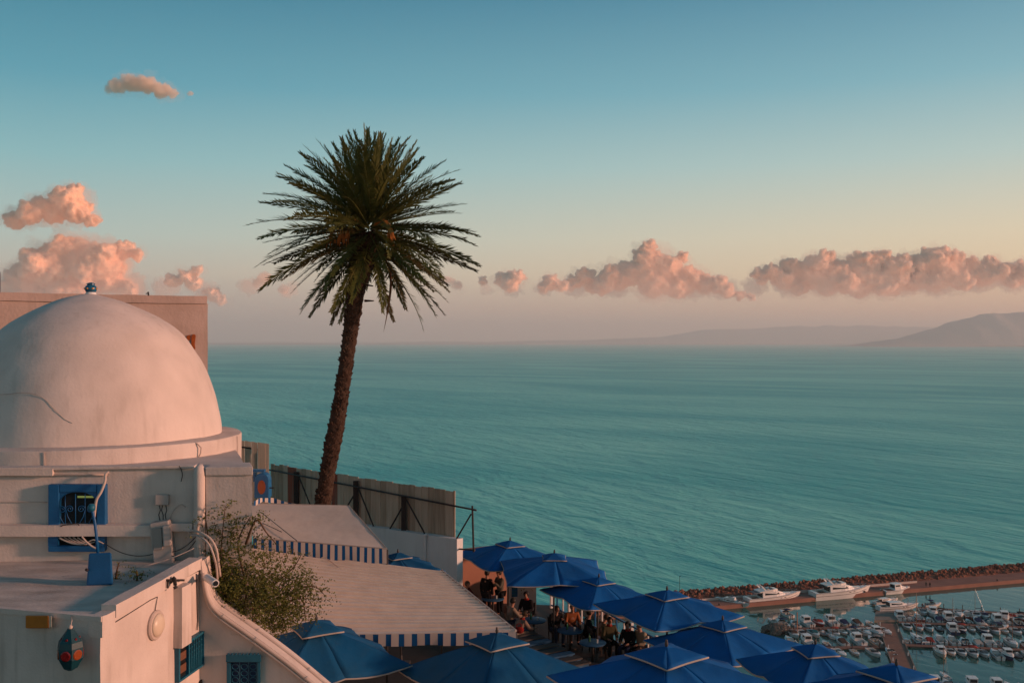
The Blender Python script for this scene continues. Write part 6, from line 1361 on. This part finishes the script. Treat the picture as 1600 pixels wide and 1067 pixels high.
# ------------------------------------------------------------------ motor yachts by the breakwater
def yacht(label, p, rz, L=19.0, cover=None, fly=True, arch=True):
    t = thing('motor_yacht', label, 'yacht', (0, 0, 0), 0, 'yachts moored along the breakwater')
    B, D = L * .245, L * .118
    h, dk, fl = hull(L, B, D, 21, well=(.06, .26), floor=D * .75, gun=.3, pinch=2.6, flare=.80)
    make('hull', h, gel, t, auto=45); make('deck', dk, gel, t, auto=30); make('cockpit_floor', fl, teak, t)
    for f_, r_ in ((.55, .06), (.93, .05)):
        g = G()
        for q in (-1, 1):
            pts = []
            for i in range(16): y, b, zs, zc, zk, bc = hull_sec(L, B, D, i / 15 * .97, 2.6, .9, .80); pts.append(Vector((q * (bc + (b - bc) * f_ + .02), y, zc + (zs - zc) * f_)))
            g.tube(pts, r_, 4)
        make('hull_stripe', g, boot, t)
    g = G(); g.box((0, -L / 2 - .55, .35), (B * .85, 1.2, .12)); make('swim_platform', g, teak, t, bevel=.03)
    z0 = D * 1.02; hh = L * .088
    make('deckhouse', loft([(-L * .24, B * .40, B * .37, z0, z0 + hh), (L * .02, B * .41, B * .36, z0, z0 + hh), (L * .10, B * .38, B * .30, z0 + .1, z0 + hh * .9), (L * .20, B * .32, B * .2, z0 + .2, z0 + hh * .45), (L * .36, B * .16, B * .1, z0 + .35, z0 + .5)]), gel, t, auto=35)
    for q in (-1, 1):
        g = G(); wz0, wz1 = z0 + hh * .42, z0 + hh * .82; x = B * .393; g.add([(q * x, -L * .20, wz0), (q * x * 1.005, L * .03, wz0), (q * x * .94, L * .085, wz0 + .05), (q * x * .90, L * .05, wz1), (q * x * .96, -L * .20, wz1)], [(0, 1, 2, 3, 4)]); o = make('side_window', g, glass_d, t); o.modifiers.new('th', 'SOLIDIFY').thickness = .06
        for k in (.60, .68): y, b, zs, zc, zk, bc = hull_sec(L, B, D, k, 2.6, .9, .80); g = G(); g.box((q * (bc + (b - bc) * .75 + .02), y, zc + (zs - zc) * .75), (.08, L * .035, .16)); make('porthole', g, glass_d, t)
    g = G(); g.add([(-B * .28, L * .112, z0 + hh * .84), (B * .28, L * .112, z0 + hh * .84), (B * .2, L * .19, z0 + hh * .52), (-B * .2, L * .19, z0 + hh * .52)], [(0, 1, 2, 3)]); o = make('windscreen', g, glass_d, t); o.location = (0, .03, .05)
    g = G(); g.box((0, -L * .245, z0 + hh * .45), (B * .6, .08, hh * .8)); make('saloon_door', g, glass_d, t)
    if fly:
        zf = z0 + hh; g = G(); g.add([], []); make('flybridge', loft([(-L * .30, B * .40, B * .42, zf + .02, zf + .30), (-L * .05, B * .38, B * .40, zf + .02, zf + .75), (L * .06, B * .26, B * .24, zf + .02, zf + .62)]), gel, t, auto=35)
        g = G(); g.add([(-B * .3, -L * .02, zf + .72), (B * .3, -L * .02, zf + .72), (B * .24, -L * .06, zf + 1.15), (-B * .24, -L * .06, zf + 1.15)], [(0, 1, 2, 3)]); o = make('fly_screen', g, glass_d, t); o.modifiers.new('th', 'SOLIDIFY').thickness = .05
        g = G(); g.box((0, -L * .12, zf + .55), (B * .5, .7, .6)); make('helm_seat', g, cv['cream'], t, bevel=.08)
    else: zf = z0 + hh * .6
    if arch:
        for q in (-1, 1): g = G(); g.beam((q * B * .38, -L * .17, zf + .2), (q * B * .30, -L * .25, zf + 1.9), .5, .14, up=(1, 0, 0)); make('radar_arch', g, gel, t)
        g = G(); g.beam((-B * .31, -L * .25, zf + 1.9), (B * .31, -L * .25, zf + 1.9), .55, .14); make('arch_top', g, gel, t)
        g = G(); g.lathe([(.3, 0), (.34, .1), (.25, .28), (.02, .34)], 14, (0, -L * .25, zf + 1.98)); make('radar_dome', g, gel, t, smooth=True)
        g = G(); g.tube([(.5, -L * .25, zf + 1.95), (.45, -L * .27, zf + 4.0)], .03, 5); make('aerial', g, steel, t)
    if cover: g = G(); g.grid(lambda i, j: Vector(((j / 6 - .5) * B * .8, -L * .42 + i / 5 * L * .16, z0 + hh * .9 + .2 * math.cos((j / 6 - .5) * PI))), 6, 7); o = make('cockpit_cover', g, cover, t, smooth=True); o.modifiers.new('th', 'SOLIDIFY').thickness = .05
    g = G()
    for q in (-1, 1):
        pts = []
        for tt in (.5, .6, .7, .8, .9, .97): y, b, zs, *_ = hull_sec(L, B, D, tt, 2.6, .9, .80); pts.append(Vector((q * max(b - .12, .02), y, zs + .75)))
        g.tube(pts, .035, 5)
        for p_ in pts[:-1]: g.tube([p_, p_ - Vector((0, 0, .7))], .028, 4)
    make('bow_rail', g, steel, t)
    t.matrix_basis = Matrix.Translation((p.x, p.y, 0)) @ Matrix.Rotation(rz, 4, 'Z'); return t
qa = math.atan2(0.308, 1) - PI / 2
yacht('long white motor yacht with a radar arch, moored just right of the small boats', S(1207, 941), qa + .02, 19.5, cv['grey'])
yacht('largest white motor yacht with a tall flybridge, its bow glowing in the sun', S(1313, 933), qa + .0, 21.5, cv['black'])
yacht('sleek white open cruiser with a dark hull line by the landing stage', S(1402, 953), qa - .12, 13.5, cv['black'], fly=False, arch=False)
yacht('small white cruiser with an open stern beside the sea end of the landing stage', S(1384, 943), qa + .1, 9.5, cv['cream'], fly=False, arch=False)
o = place('wheelhouse', S(1400, 926), qa + .05, '', None, None, 1.35); o['label'] = 'white wheelhouse boat tied up at the corner of the bare quay'; o['group'] = 'yachts moored along the breakwater'
yacht('stubby white cruiser tied up left of the long motor yacht', S(1146, 946), qa - .9, 10.0, None, fly=True, arch=False)
yacht('small white cruiser half hidden by the railing umbrella', S(1128, 943), qa - 1.0, 9.0, None, fly=False, arch=False)

# people on the quay, far off
for (x_, o_, rz, jk, lab) in (((1240, 928), 7, .3, blk, 'tiny dark figure walking the quay between the two large yachts'), ((1250, 930), 7, 1.2, nvy, 'tiny stooping figure on the quay at the bow of the long yacht'), ((1353, 917), 8, .5, blk, 'tiny dark figure on the promenade behind the largest yacht'), ((1447, 916), 6, 2.5, gry, 'tiny figure strolling on the quay beyond the pilot boat'), ((1453, 917), 6, 2.3, blk, 'tiny second stroller beside the one beyond the pilot boat'), ((1097, 947), 6, 0, blk, 'tiny dark figure on the quay above the railing umbrella')):
    p = S(x_[0], x_[1], 1.35); person(lab, (p.x, p.y, 1.35), rz, ('stand', .05, .3, 'hang'), jk, blk)
